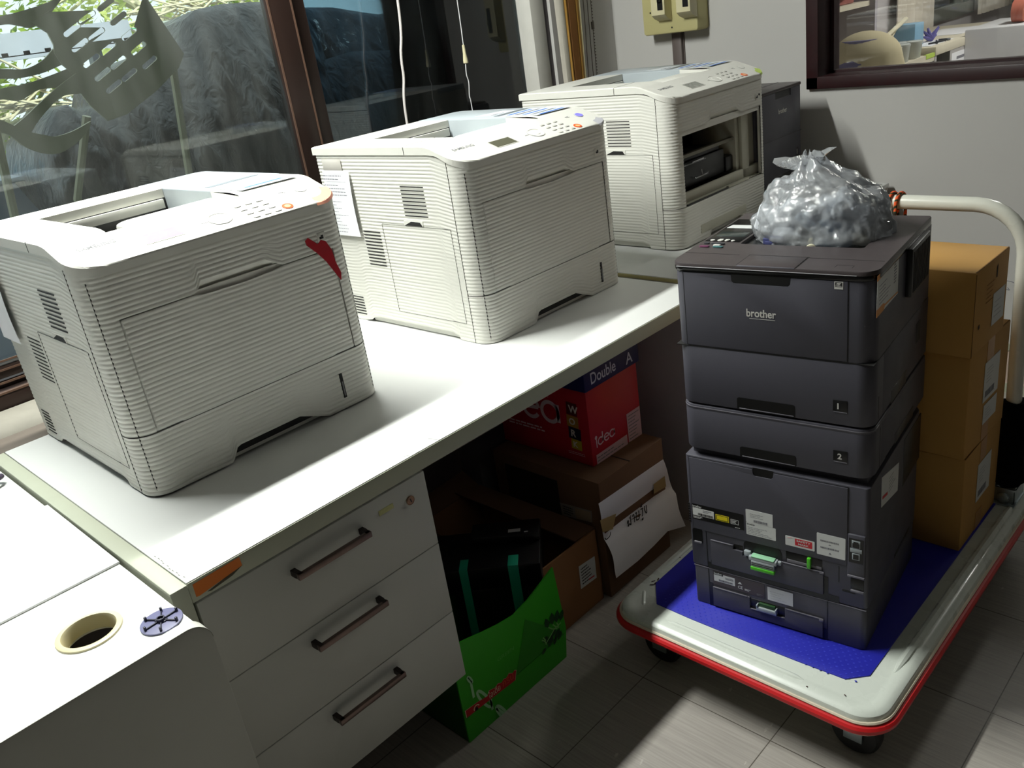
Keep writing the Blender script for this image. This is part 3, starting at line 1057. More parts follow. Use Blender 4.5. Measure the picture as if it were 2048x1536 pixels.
def rear_tray_unit():
    t = thing('paper_tray_unit', 'charcoal paper tray unit at the bottom of the trolley stack, on the blue mat', 'printer tray', stack_loc(.1812), YAW)
    g = G()
    g.prism(rrect(.004, SW - .004, 0, SD, (.006, .012, .03, .03), 5), .0, .1055, .003)
    obj('body', g, CH, t)
    g = G()
    g.box(.004, SW - .004, -.0006, .002, .1035, .1050, 0, 1)
    g.box(.0385, .0400, -.0008, .002, .0, .1040, 0, 0)
    g.box(.3085, .3100, -.0008, .002, .0, .1040, 0, 0)
    g.box(.047, .3085, -.0007, .002, .001, .006, 0, 0)
    g.box(.040, .049, -.0006, .002, .0, .066, 0, 0)
    g.box(.300, .309, -.0006, .002, .0, .03, 0, 0)
    obj('seam', g, [BLK, HIL], t)
    g = G()
    fr = [(.049, .005), (.301, .005), (.301, .0545), (.225, .0545), (.225, .0405), (.134, .0405), (.134, .0600), (.049, .0600)]
    fr = [(.049, .005), (.301, .005), (.301, .0545), (.218, .0545), (.218, .028), (.138, .028), (.138, .0575), (.049, .0575)]
    g.prism(fr, 0, .0040, .001, 0, FNY((0, 0, 0)))
    fl = obj('rear_flap', g, CH, t)
    g = G()
    g.box(.051, .132, -.0052, -.002, .0565, .0590, .0008)
    g.box(.222, .300, -.0052, -.002, .0535, .0560, .0008)
    g.box(.140, .216, -.0058, -.003, .0270, .0292, .0008)
    g.box(.293, .303, -.006, -.002, .048, .0555, .002)
    obj('flap_edge', g, HIL, fl)
    g = G()
    g.box(.139, .218, -.0008, .002, .029, .054, .002, 0)
    g.box(.155, .201, -.010, .0, .0315, .0415, .001, 1)
    g.box(.155, .158, -.011, .0, .0405, .047, .0005, 1); g.box(.198, .201, -.011, .0, .0405, .047, .0005, 1)
    g.box(.160, .197, -.006, .0, .042, .051, .001, 2)
    o = obj('release_lever', g, [BLK, SILV, mat('dark_green', (30, 72, 30), .5)], t); o['label'] = 'pale grey lever in a dark slot'
    y = -.0006
    g = G()
    g.plate([(.050, .064), (.172, .064), (.172, .1015), (.050, .1015)], FNY((0, y, 0)), .0003, 0)
    M = FNY((0, y - .0004, 0))
    g.plate([(.0525, .0745), (.103, .0745), (.103, .096), (.0525, .096)], M, .0002, 1)
    g.plate([(.0525, .092), (.075, .092), (.075, .100), (.0525, .100)], M, .0003, 2)
    g.text('brother', M @ Matrix.Translation((.0535, .0935, .0004)), .0195, .0055, .0002, 1, .02)
    barcode(g, M @ Matrix.Translation((.064, .077, .0004)), .034, .005, 3, 22, 21)
    textlines(g, M @ Matrix.Translation((.080, .086, .0004)), .02, .006, 3, 2, 22)
    g.text('CE', M @ Matrix.Translation((.110, .0715, 0)), .011, .008, .0002, 1, .02)
    g.plate([(.110, .0845), (.120, .0845), (.115, .0905)], M, .0002, 1)
    textlines(g, M @ Matrix.Translation((.126, .070, 0)), .014, .006, 1, 2, 23)
    textlines(g, M @ Matrix.Translation((.154, .0665, 0)), .015, .006, 4, 2, 24)
    o = obj('rating_label', g, [mat('dark_plum_label', (66, 56, 60), .4), LABW, BLK, INKG, GREYPRINT], t); o['label'] = 'dark rating label with a white panel and a CE mark'
    g = G()
    g.plate([(.179, .0635), (.236, .0635), (.236, .0985), (.179, .0985)], FNY((0, y, 0)), .0003, 0)
    textlines(g, FNY((.184, y - .0004, .068)), .045, .024, 1, 4, 25, .12)
    o = obj('serial_label', g, [LABW, mat('faint_print', (180, 182, 182), .6)], t); o['label'] = 'plain white label'
    return t
upper_printer(); tray_unit(); rear_printer(); rear_tray_unit()

def far_printer():
    t = thing('laser_printer', 'charcoal laser printer against the far wall, beyond the printer with no door', 'printer', (-.283, 2.335, .757), 0)
    # built facing +X: local x = depth (negative back), y = width
    W, D = .325, .40
    g = G()
    g.box(-D, 0, 0, W, .0, .375, .006)
    obj('body', g, CH, t)
    g = G()
    g.box(-D + .02, .002, -.002, W + .001, .372, .384, .004)
    obj('top_cover', g, CHT, t)
    g = G()
    g.box(-.09, -.085, 0, W, .384, .3845); g.box(-.33, -.13, .07, W - .06, .3838, .3846, .002)
    obj('output_tray', g, BLK, t)
    g = G()
    fr = [(.004, .217), (W - .03, .217), (W - .03, .372), (.245, .372), (.245, .350), (.135, .350), (.135, .372), (.004, .372)]
    g.prism(fr, 0, .0025, .0008, 0, FX((0, 0, 0)))
    fc = obj('front_cover', g, CH, t)
    g = G()
    g.text('brother', FX((.0027, .155, .298)), .060, .016, .0002, 0, .02)
    obj('logo', g, LOGO, fc)
    g = G()
    g.box(-.001, .0008, .136, .244, .351, .372)
    g.box(-.001, .0006, 0, W, .2145, .2165)
    g.box(-.001, .0008, .125, .245, .03, .085, .002)
    g.box(-.001, .0008, .287, .301, .128, .158)
    obj('seam', g, BLK, fc)
    g = G()
    g.box(0, .0012, .2885, .293, .133, .152)
    obj('level_gauge', g, LOGO, fc)
far_printer()
# ------------------------------------------------------------------ room shell
WALL = mat('wall_paint', (196, 194, 190), .75, var=.03, scale=3, bump=.08, bscale=60)
WALLUP = mat('skirting_tile', (168, 172, 150), .5, var=.05)
CEIL = mat('ceiling_board', (150, 150, 146), .85)
WOODR = mat('dark_red_wood', (48, 15, 18), .45, var=.25, scale=30)
ALU = mat('brown_aluminium', (50, 36, 31), .35, metal=.3, var=.1)
ALU2 = mat('brown_aluminium_edge', (112, 86, 72), .35, metal=.4)
WHT = mat('white_frame_paint', (214, 212, 204), .5)
CONC = mat('worn_concrete_sill', (150, 146, 134), .8, var=.2, scale=12, bump=.3, bscale=40)

def floor_mat():
    m = bpy.data.materials.new('vinyl_floor_tiles'); m.use_nodes = True
    nt = m.node_tree; b = nt.nodes['Principled BSDF']
    tc = nt.nodes.new('ShaderNodeTexCoord')
    mp = nt.nodes.new('ShaderNodeMapping')
    # tile joints pass through (0.868, 1.204) with a 0.335 m pitch
    mp.inputs['Location'].default_value = (-.868 + .335 * 4, -1.204 + .335 * 4, 0)
    nt.links.new(tc.outputs['Object'], mp.inputs['Vector'])
    br = nt.nodes.new('ShaderNodeTexBrick')
    br.offset = 0; br.squash = 1
    br.inputs['Scale'].default_value = 1
    br.inputs['Brick Width'].default_value = .335
    br.inputs['Row Height'].default_value = .335
    br.inputs['Mortar Size'].default_value = .0013
    br.inputs['Mortar Smooth'].default_value = .2
    br.inputs['Color1'].default_value = rgb((172, 166, 158)); br.inputs['Color2'].default_value = rgb((164, 158, 151)); br.inputs['Mortar'].default_value = rgb((92, 86, 78))
    nt.links.new(mp.outputs['Vector'], br.inputs['Vector'])
    # fine streaks along x, plus worn specks
    m2 = nt.nodes.new('ShaderNodeMapping'); m2.inputs['Scale'].default_value = (6, 160, 1)
    nt.links.new(tc.outputs['Object'], m2.inputs['Vector'])
    nz = nt.nodes.new('ShaderNodeTexNoise'); nz.inputs['Scale'].default_value = 1.2; nz.inputs['Detail'].default_value = 4
    nt.links.new(m2.outputs['Vector'], nz.inputs['Vector'])
    cr = nt.nodes.new('ShaderNodeMapRange'); cr.inputs['From Min'].default_value = .3; cr.inputs['From Max'].default_value = .7
    cr.inputs['To Min'].default_value = .80; cr.inputs['To Max'].default_value = 1.06
    nt.links.new(nz.outputs['Fac'], cr.inputs['Value'])
    mu = nt.nodes.new('ShaderNodeMix'); mu.data_type = 'RGBA'; mu.blend_type = 'MULTIPLY'; mu.inputs['Factor'].default_value = 1
    nt.links.new(br.outputs['Color'], mu.inputs['A']); nt.links.new(cr.outputs['Result'], mu.inputs['B'])
    m3 = nt.nodes.new('ShaderNodeMapping'); m3.inputs['Scale'].default_value = (40, 16, 1)
    nt.links.new(tc.outputs['Object'], m3.inputs['Vector'])
    n3 = nt.nodes.new('ShaderNodeTexNoise'); n3.inputs['Scale'].default_value = 1.0; n3.inputs['Detail'].default_value = 5
    nt.links.new(m3.outputs['Vector'], n3.inputs['Vector'])
    c3 = nt.nodes.new('ShaderNodeMapRange'); c3.inputs['From Min'].default_value = .69; c3.inputs['From Max'].default_value = .74; c3.inputs['To Min'].default_value = 0; c3.inputs['To Max'].default_value = .55
    nt.links.new(n3.outputs['Fac'], c3.inputs['Value'])
    mw = nt.nodes.new('ShaderNodeMix'); mw.data_type = 'RGBA'
    nt.links.new(c3.outputs['Result'], mw.inputs['Factor']); nt.links.new(mu.outputs['Result'], mw.inputs['A']); mw.inputs['B'].default_value = rgb((214, 208, 200))
    nt.links.new(mw.outputs['Result'], b.inputs['Base Color'])
    b.inputs['Roughness'].default_value = .42
    return m
g = G(); g.box(-2.2, 4.2, -3.2, 9.5, -.05, 0); struct('floor', g, floor_mat())
g = G(); g.box(-1.5, 4.2, -3.2, 9.5, 2.75, 2.85); struct('ceiling', g, CEIL)
YF = 2.8
# window wall (left): below, above and at both ends of the long window
g = G()
g.box(-1.42, -1.20, -3.2, YF + .15, 0, .735)
g.box(-1.42, -1.20, -3.2, YF + .15, 2.3, 2.75)
g.box(-1.42, -1.20, -3.2, -1.6, .735, 2.3)
g.box(-1.42, -1.20, 2.405, YF + .15, .735, 2.3)
struct('wall_left', g, WALL)
# far wall with the inner window opening
g = G()
WX0, WZ0, WX1, WZ1 = -.298, 1.115, 1.7, 2.1
g.box(-1.42, WX0, YF, YF + .15, 0, 2.75)
g.box(WX1, 4.2, YF, YF + .15, 0, 2.75)
g.box(WX0, WX1, YF, YF + .15, 0, WZ0)
g.box(WX0, WX1, YF, YF + .15, WZ1, 2.75)
wb = struct('wall_back', g, WALL)
# pen scribble and scuff on the far wall
g = G()
sc = [(.424, .402), (.426, .410), (.415, .417), (.395, .418), (.376, .413), (.372, .404), (.384, .395), (.400, .388), (.410, .386), (.404, .394)]
g.tube(bez([(x, YF - .0005, z) for x, z in sc], 5), .0012, 5)
o = obj('pen_scribble', g, INKG, wb); o['label'] = 'small pen scribble on the wall'
g = G(); g.box(-1.42, 4.2, YF - .012, YF, 0, .035); g.box(-1.42, 4.2, YF - .012, YF, .165, .188)
g.box(-1.42, 4.2, YF - .006, YF, .035, .165, 0, 1)
struct('baseboard_back', g, [WALLUP, mat('pink_marbled_tile', (176, 150, 136), .3, c2=(205, 190, 176), scale=12)])
g = G(); g.box(4.1, 4.2, -3.2, 9.5, 0, 2.75); struct('wall_right', g, mat('dark_unseen_wall', (78, 66, 58), .7, var=.1))  # unseen walls coloured dark to cut bounced light
g = G(); g.box(-1.42, 4.2, -3.3, -3.2, 0, 2.75); struct('wall_front', g, MATS['dark_unseen_wall'])

# inner window: dark red wooden frame with glass
g = G()
g.box(-.322, -.276, YF - .02, YF + .16, 1.094, 2.14, .003)
g.box(-.322, 1.75, YF - .02, YF + .16, 1.094, 1.137, .003)
g.box(-.322, 1.75, YF - .02, YF + .16, 2.08, 2.14, .003)
g.box(1.70, 1.75, YF - .02, YF + .16, 1.094, 2.14, .003)
g.box(-.276, -.262, YF + .08, YF + .12, 1.137, 2.08)
g.box(-.276, 1.70, YF + .08, YF + .12, 1.137, 1.146)
w2 = struct('window_2', g, WOODR)
g = G(); g.box(-.27, 1.70, YF + .098, YF + .102, 1.14, 2.08); obj('glass_pane', g, glass_mat('clear_glass', (246, 248, 246)), w2)

# outer window: brown aluminium tracks, mullion and two panes
g = G()
X = -1.25
g.box(X - .06, X + .03, -1.6, 2.405, .735, .79, .004)
g.box(X - .045, X - .02, -1.6, 1.30, .79, .81)
g.box(X - .02, X + .020, -1.6, 1.30, .825, .86, .003)
g.box(X - .06, X + .03, -1.6, 2.405, 2.24, 2.3)
g.box(X - .02, X + .022, 1.163, 1.245, .80, 2.24, .004)
g.box(X - .055, X - .01, 1.225, 1.315, .80, 2.24, .004)
g.box(X - .055, X - .015, 1.25, 2.33, .79, .85)
g.box(X - .055, X + .03, -1.6, -1.55, .735, 2.3)
w1 = struct('window_1', g, ALU)
g = G()
for z in (.812, .845, .868):
    g.box(X + .018, X + .0225, -1.6, 1.165, z, z + .005)
g.box(X - .01, X + .031, -1.6, 2.405, .788, .793)
g.box(X + .0205, X + .0235, 1.160, 1.166, .80, 2.24); g.box(X + .0205, X + .0235, 1.242, 1.248, .80, 2.24)
obj('track_edge', g, ALU2, w1)
g = G(); g.box(X - .002, X + .002, -1.55, 1.17, .85, 2.24); obj('glass_pane', g, glass_mat('dusty_glass', (226, 234, 232), 1.5, .035), w1)
g = G(); g.box(X - .037, X - .033, 1.30, 2.31, .84, 2.24); obj('glass_pane', g, glass_mat('tinted_glass', (150, 172, 182), 1.6, .01), w1)
g = G()
g.box(X - .06, X + .04, 2.300, 2.378, .735, 2.3, .003)
struct('trim_1', g, WHT)
g = G()
g.box(X - .01, X + .035, 2.378, 2.404, .735, 2.3)
struct('trim_2', g, mat('dark_gap_strip', (70, 62, 66), .5))  # dark strip standing in for the shaded gap beside the curtain
# worn rounded sill and the ledge strip behind the counter
g = G()
prof = [(-1.21, .70), (-1.21, .748), (-1.19, .757), (-1.13, .757), (-1.095, .748), (-1.075, .728), (-1.066, .70)]
g.loft([[(x, -1.6, z) for x, z in prof], [(x, 2.4, z) for x, z in prof]], True)
struct('trim_3', g, CONC)
g = G(); g.box(-1.012, -.913, -1.2, 2.76, .71, .7485, .003)
struct('trim_4', g, mat('brown_ledge', (112, 102, 92), .6, var=.15, scale=8))

# ------------------------------------------------------------------ counters and desk
LAM = mat('white_laminate', (226, 227, 224), .42, var=.015, scale=6)
LAME = mat('laminate_edge_band', (188, 192, 172), .5, var=.03)
CHIP = mat('laminate_edge_dark', (120, 122, 112), .7)
H = .75
t = thing('counter', 'white counter with an orange tape on its edge, carrying two cream printers', 'counter', (0, 0, 0))
g = G()
g.box(-.91, .0, .0, 1.553, H - .0395, H, .0015, 0)
top = obj('worktop', g, LAM, t)
g = G()
g.box(-.0005, .0012, .0005, 1.553, H - .0395, H - .0022, .0004)
obj('edge_band', g, LAME, top)
# chipped laminate along the front corner
g = G()
rd = random.Random(5)
for x0, y0, dx, dy, n in ((-.13, .0022, .012, 0, 10), (-.004, .006, 0, .02, 5), (-.003, .49, 0, .03, 3)):
    for k in range(n):
        x = x0 + dx * k + rd.uniform(-.002, .002); y = y0 + dy * k + rd.uniform(0, .004)
        g.plate([(x, y), (x + (.006 if dx else .0015), y + .0008), (x + (.008 if dx else .001), y + (.0016 if dx else .006)), (x + .0008, y + .0022)], FZ((0, 0, H)), .0002)
for a, b in (((-.025, .545), (-.005, .553)), ((-.012, .468), (-.004, .478))):
    d = Vector((b[0] - a[0], b[1] - a[1])).normalized() * .0005
    g.plate([(a[0] - d.y, a[1] + d.x), (a[0] + d.y, a[1] - d.x), (b[0] + d.y, b[1] - d.x), (b[0] - d.y, b[1] + d.x)], FZ((0, 0, H)), .0002)
obj('chipped_edge', g, CHIP, top)
g = G()
pl = [(.0095, -.0335), (.012, -.0215), (.0115, -.0205)]
g.prism([(.008, -.0315), (.0135, -.0325), (.095, -.0225), (.0945, -.0055), (.0085, -.0075)], 0, .0006, 0, 0, FX((.0014, 0, H)))
o = obj('orange_tape', g, mat('orange_tape', (226, 118, 12), .45, var=.05), t); o['label'] = 'strip of orange tape on the counter edge'
g = G()
g.prism([(.028, -.0335), (.034, -.0355), (.075, -.0305), (.096, -.0225), (.06, -.0272)], 0, .0004, 0, 0, FX((.0014, 0, H)))
o = obj('tape_residue', g, mat('glue_residue', (98, 92, 72), .8, var=.3, scale=90), t); o['label'] = 'dirty glue residue under the tape'
g = G()
g.box(-.91, .006, -.031, -.0012, 0, H - .0005, .002)
o = obj('side_panel', g, LAME, t)
g = G()
g.box(-.90, -.03, 1.50, 1.53, 0, H - .04, .002)
obj('side_panel', g, mat('dim_panel', (196, 188, 182), .6), t)
g = G()
g.box(-.905, -.885, 0, 1.50, .0, H - .04)
obj('back_panel', g, mat('dim_back_panel', (196, 190, 190), .6), t)

t = thing('counter', 'second counter with a cream edge, under the printer with no door', 'counter', (0, 0, 0))
g = G()
g.box(-.91, -.004, 1.574, 2.775, .7425, .757, .003)
top = obj('worktop', g, LAM, t)
g = G()
g.box(-.91, -.003, 1.572, 1.5745, .7445, .7545, .0005)
obj('edge_band', g, mat('cream_edge_band', (206, 196, 140), .5), top)
g = G(); g.box(-.91, -.008, 1.564, 2.775, .716, .7365, .002); obj('lower_board', g, mat('pinkish_board', (190, 176, 168), .6), t)
g = G(); g.box(-.90, -.02, 1.578, 1.60, 0, .716); g.box(-.9, -.02, 2.75, 2.772, 0, .716); g.box(-.9, -.02, 1.58, 2.77, .7365, .7425); obj('frame', g, MATS['dim_panel'], t)

# drawer cabinet under the counter; near-black plinth colour stands in for the shade below
t = thing('drawer_cabinet', 'grey-white three-drawer cabinet under the near end of the counter', 'cabinet', (0, 0, 0))
DRW = mat('drawer_front', (196, 197, 190), .5, var=.03, scale=5)
CY1 = .5
g = G()
g.box(-.55, -.019, .004, CY1 - .001, .186, H - .0415, .001)
obj('carcass', g, MATS['dim_panel'], t)
g = G(); g.box(-.50, -.22, .03, CY1 - .03, 0, .187); obj('plinth', g, mat('plinth_shade', (26, 25, 24), .8), t)
BRZ = mat('brushed_bronze', (120, 102, 96), .35, metal=.75, var=.15, scale=60)
BRD = mat('dark_bronze', (46, 38, 36), .4, metal=.5)
zz = [(.5355, .7055), (.3605, .5335), (.1855, .3585)]
for i, (a, b) in enumerate(zz):
    g = G()
    g.box(-.018, 0, .005, CY1, a, b, .0012)
    d = obj('drawer', g, DRW, t)
    g = G()
    zc = (.661, .502, .324)[i]
    y0, y1 = .174, .336
    g.box(.020, .0285, y0, y1, zc - .006, zc + .006, .001, 0)
    for y in (y0, y1 - .010):
        g.loft([[(.0, y, zc - .006), (.0, y + .010, zc - .006), (.0, y + .010, zc + .006), (.0, y, zc + .006)], [(.012, y, zc - .006), (.012, y + .010, zc - .006), (.012, y + .010, zc + .006), (.012, y, zc + .006)], [(.0275, y + (.003 if y == y0 else -.001), zc - .006), (.0275, y + .010 + (.001 if y == y0 else -.003), zc - .006), (.0275, y + .010 + (.001 if y == y0 else -.003), zc + .006), (.0275, y + (.003 if y == y0 else -.001), zc + .006)]], mi=1)
    obj('handle', g, [BRZ, BRD], d)
    if i == 0:
        g = G()
        M = FX((0, .454, .662))
        g.lathe([(.0098, 0), (.0098, .002), (.0085, .003), (.0075, .0022), (.0, .0022)], 24, 0, M)
        g.plate([(-.0012, -.0045), (.0012, -.0045), (.0012, .0045), (-.0012, .0045)], M @ Matrix.Translation((0, 0, .0024)) @ Matrix.Rotation(.3, 4, 'Z'), .0004, 1)
        o = obj('lock', g, [mat('brass_lock', (150, 118, 96), .35, metal=.8), BLK], d)
        g = G()
        g.box(0, .0012, .377, .413, .667, .678, .0005)
        o = obj('label_plate', g, mat('yellowed_label', (206, 208, 150), .5, c2=(170, 168, 110), scale=200), d)

# lower left desk
t = thing('desk', 'white desk with a cable hole and a rounded side panel, at the lower left', 'desk', (0, 0, 0))
g = G()
DZ = .742
gr = (-.028, -.148)
poly = [(-.90, -1.2), (.118, -1.2), (.118, -.0375), (-.90, -.0375)]
bm = g.bm
def ringv(p, z): return [bm.verts.new((q[0], q[1], z)) for q in p]
hole = [(gr[0] + .040 * math.cos(2 * PI * k / 32), gr[1] + .040 * math.sin(2 * PI * k / 32)) for k in range(32)]
for z in (DZ, DZ - .025):
    a = ringv(poly, z); b = ringv(hole, z)
    es = [bm.edges.new((a[i], a[(i + 1) % 4])) for i in range(4)] + [bm.edges.new((b[i], b[(i + 1) % 32])) for i in range(32)]
    bmesh.ops.triangle_fill(bm, use_beauty=True, use_dissolve=False, edges=es)
g.loft([[(p[0], p[1], DZ) for p in poly], [(p[0], p[1], DZ - .025) for p in poly]], True, False, False)
g.loft([[(p[0], p[1], DZ) for p in hole], [(p[0], p[1], DZ - .025) for p in hole]], True, False, False)
obj('desktop', g, LAM, t)
g = G()
pp = rrect(-1.2, -.031, 0, .764, (0, 0, .034, 0), 8)
g.prism(pp, .117, .139, .0012, 0, frame((0, 0, 0), (0, 1, 0), (0, 0, 1), (1, 0, 0)))
pn = obj('side_panel', g, mat('desk_panel', (186, 187, 178), .55, var=.04, scale=5), t)
g = G()
n = len(pp)
idx = [p for p in pp]
band = [p for p in pp if p[1] > .001]
g.loft([[(.1165, p[0], p[1] + .0006) for p in band], [(.1395, p[0], p[1] + .0006) for p in band]], False)
obj('edge_band', g, mat('pale_edge_band', (222, 222, 212), .4), pn)
g = G(); g.box(-.90, .10, -.062, -.040, 0, DZ - .026); g.box(-.9, -.88, -1.2, -.04, 0, DZ - .026); obj('leg_panel', g, MATS['dim_panel'], t)
g = G()
M = FZ((gr[0], gr[1], DZ))
g.lathe([(.049, 0), (.0485, .003), (.045, .0045), (.0405, .004), (.0385, .0), (.037, -.02), (.0365, -.02)], 40, 0, M)
o = obj('grommet_ring', g, mat('cream_grommet', (226, 206, 140), .4, c2=(214, 214, 196), scale=14), t)
# open the ring's middle
for ob in (o,):
    bm = bmesh.new(); bm.from_mesh(ob.data)
    bmesh.ops.delete(bm, geom=[f for f in bm.faces if len(f.verts) > 10], context='FACES')
    bm.to_mesh(ob.data); bm.free()
# grommet cap lying upside down
t = thing('grommet_cap', 'violet-grey round grommet cap lying upside down near the desk corner', 'cap', (.052, -.068, DZ), .6)
g = G()
g.lathe([(.0, 0), (.030, 0), (.0315, .001), (.0315, .003), (.0305, .0034), (0, .0034)], 36)
obj('disc', g, mat('violet_grey_plastic', (112, 112, 148), .45), t)
NAV = mat('navy_plastic', (30, 28, 52), .45)
g = G()
for k in range(6):
    a = k * PI / 3
    M = Matrix.Rotation(a, 4, 'Z')
    g.box(0, .027, -.001, .001, .003, .006, .0004, 0, M)
    g.box(.0245, .028, -.0018, .0018, .003, .010, .0006, 0, M)
g.lathe([(.0065, .003), (.0065, .009), (.0045, .009), (.0045, .005), (0, .005)], 16)
g.box(-.009, .009, -.004, .004, .003, .0055, .0005)
obj('ribs', g, NAV, t)
# white board on the desk
g = G()
pb = [(-.186 + .0, -.60), (-.178, -.036), (-.533, -.034), (-.545, -.60)]
g.prism(pb, DZ + .0005, DZ + .0045, .0008)
tag(obj('white_board', g, mat('white_sheet', (240, 240, 240), .45, var=.01)), 'large blank white sheet lying flat on the lower left desk', 'sheet')
# dark cable loops on the desk
g = G()
pts = [(-.90, -.20, .757), (-.80, -.12, .757), (-.765, -.065, .758), (-.745, -.052, .760), (-.732, -.070, .762), (-.748, -.092, .760), (-.785, -.098, .757), (-.84, -.13, .757), (-.9, -.16, .757)]
pts2 = [(-.90, -.11, .748), (-.80, -.085, .748), (-.74, -.10, .748), (-.71, -.145, .748), (-.73, -.20, .748), (-.80, -.24, .748), (-.9, -.26, .748)]
g.tube(bez(pts, 10), .0052, 10)
g.tube(bez(pts2, 10), .0052, 10)
tag(obj('cable', g, mat('plum_cable', (66, 56, 74), .45)), 'dark plum cable looped on the desk behind the white sheet', 'cable')

# ------------------------------------------------------------------ wall fittings and blinds
BRK = mat('yellowed_plastic', (200, 192, 138), .45, var=.08, scale=10)
BRK2 = mat('ivory_plastic', (216, 208, 170), .42)
t = thing('breaker_box', 'yellowed breaker box with two switch modules on the far wall above the farthest printer', 'breaker box', (-.865, YF, 1.345))
g = G()
g.prism(rrect(-.128, .130, 0, .30, .012, 4), 0, .078, .010, 0, FNY((0, 0, 0)), False)
obj('housing', g, BRK, t)
for dx in (-.046, .070):
    g = G()
    # tapered switch module
    sec = [(-.080, .050), (-.108, .060), (-.128, .075), (-.128, .25), (-.080, .25)]
    g.loft([[(dx, y, z) for y, z in sec], [(dx + .062, y, z) for y, z in sec]], True)
    m = obj('switch_module', g, BRK2, t)
    g = G()
    g.box(dx + .030, dx + .054, -.1292, -.124, .092, .20, 0, 0)
    g.box(dx + .034, dx + .050, -.138, -.126, .120, .150, .002, 0)
    obj('switch', g, BLK, m)
g = G()
for x, z in ((.012, .022), (-.086, .085)):
    g.lathe([(.0035, 0), (.0035, .001), (0, .001)], 10, 0, FNY((x, -.0785, z)))
obj('screw', g, DARK, t)
g = G(); g.box(-.897, -.853, YF - .022, YF, .70, 1.352, .003); g.box(-.8535, -.849, YF - .006, YF, .7, 1.35)
tag(obj('cable_trunking', g, mat('grey_brown_trunking', (98, 88, 84), .5)), 'grey-brown vertical trunking running down from the breaker box', 'trunking')

# folded brown curtain in the window corner
t = thing('curtain', 'brown folded curtain with a cream edge hanging in the window corner', 'curtain', (-1.17, 2.45, 1.0))
def folds(name, m, prof, x0):
    g = G()
    rows = []
    for z, sq_ in ((-.25, .86), (.2, .92), (.45, 1.0), (.7, 1.08), (1.2, 1.2)):
        rows.append([(x0 + px, y * sq_, z) for y, px in prof])
    g.loft(rows, False)
    o = obj(name, g, m, t)
    md = o.modifiers.new('thick', 'SOLIDIFY'); md.thickness = .002
    return o
folds('lining', mat('pale_lining', (206, 200, 186), .8), [(-.052, .0), (-.04, .012), (-.022, .016), (-.008, .012)], 0)
CUR = mat('brown_curtain', (150, 104, 48), .8, c2=(120, 78, 36), scale=9)
CUR2 = mat('golden_curtain', (186, 140, 62), .8, var=.1)
folds('gold_fold', CUR2, [(-.012, .012), (-.004, .018), (.006, .014)], 0)
pr = []
for k in range(15):
    pr.append((.004 + k * .0036, .002 if k % 2 else .016))
folds('brown_folds', CUR, pr, 0)
folds('gold_fold', CUR2, [(.054, .014), (.062, .017), (.078, .013)], 0)
folds('cream_edge', mat('cream_hem', (214, 202, 160), .8), [(.078, .013), (.084, .015), (.090, .010)], 0)

CORD = mat('pale_cord', (206, 200, 196), .5)
g = G(); g.tube(bez([(-1.18, 1.64, 2.2), (-1.18, 1.626, 1.602), (-1.18, 1.598, 1.43), (-1.18, 1.592, 1.36), (-1.18, 1.573, 1.26), (-1.18, 1.567, 1.0), (-1.17, 1.56, .76)], 8), .0045, 8)
tag(obj('power_cable', g, CORD), 'thicker pale cable hanging down in front of the window glass', 'cable')
t = thing('blind_cord', 'thin white blind cord with a small ivory pull in front of the window glass', 'cord', (-1.18, 1.89, 1.3))
g = G(); g.tube(bez([(0, .008, .9), (0, .004, .28), (0, .001, .13)], 8), .0018, 6); g.tube(bez([(0, -.002, .07), (0, -.006, .03), (0, -.001, 0), (0, -.008, -.05), (0, -.004, -.1), (.01, -.01, -.54)], 8), .0018, 6)
obj('string', g, mat('white_cord', (226, 226, 226), .5), t)
g = G(); g.lathe([(.002, .13), (.005, .128), (.006, .10), (.009, .078), (.009, .068), (.003, .066)], 14)
obj('pull', g, BRK2, t)
for i, (ya, yb) in enumerate(((2.588, 2.574), (2.613, 2.606))):
    g = G()
    g.tube(bez([(-1.18, ya + .01, 2.2), (-1.18, ya, 1.516), (-1.18, yb, 1.21), (-1.18, yb - .004, .80)], 8), .0016, 6)
    tag(obj('blind_cord', g, mat('brown_cord', (104, 96, 88), .6)), ('thin brown cord hanging next to the curtain edge', 'thin brown cord hanging between the plain cord and the beaded chain')[i], 'cord', 'cords beside the curtain')
g = G()
g.tube([(-1.18, 2.640, 2.2), (-1.18, 2.636, 1.512), (-1.18, 2.628, 1.21), (-1.18, 2.625, .8)], .0013, 6)
for k in range(60):
    z = 1.0 + k * .012
    g.lathe([(.0001, -.003), (.0026, 0), (.0001, .003)], 8, 0, Matrix.Translation((-1.18, 2.624 + .023 * (z - .8), z)))
g.box(-1.184, -1.176, 2.627, 2.640, 1.40, 1.43, .002)
tag(obj('bead_chain', g, MATS['brown_cord']), 'brown beaded blind chain with a small clip, rightmost of the cords by the curtain', 'cord', 'cords beside the curtain')
# ------------------------------------------------------------------ trolley
ENA = mat('trolley_enamel', (216, 222, 212), .28, var=.03, coat=.3)
BUMP = mat('red_bumper', (206, 34, 38), .35, var=.06)
MATB = mat('blue_mat', (38, 42, 176), .42, var=.08, scale=8)
RUB = mat('black_rubber', (20, 20, 20), .6)
ZNC = mat('zinc_steel', (170, 182, 186), .3, metal=.9)
t = thing('platform_trolley', 'white platform trolley with a blue mat and red bumper', 'trolley', (0, 0, 0))
CX0, CX1, CY0, CY1_ = .121, .764, .868, 1.895
P = rrect(CX0, CX1, CY0, CY1_, .062, 8)
g = G()
rings = []
for d, z in ((.006, .128), (0, .134), (0, .164), (.003, .173), (.010, .1785), (.02, .180), (.030, .1795), (.034, .1785), (.040, .1785)):
    rings.append([(p[0], p[1], z) for p in inset(P, d)])
g.loft(rings, True, True, True)
deck = obj('deck', g, ENA, t)
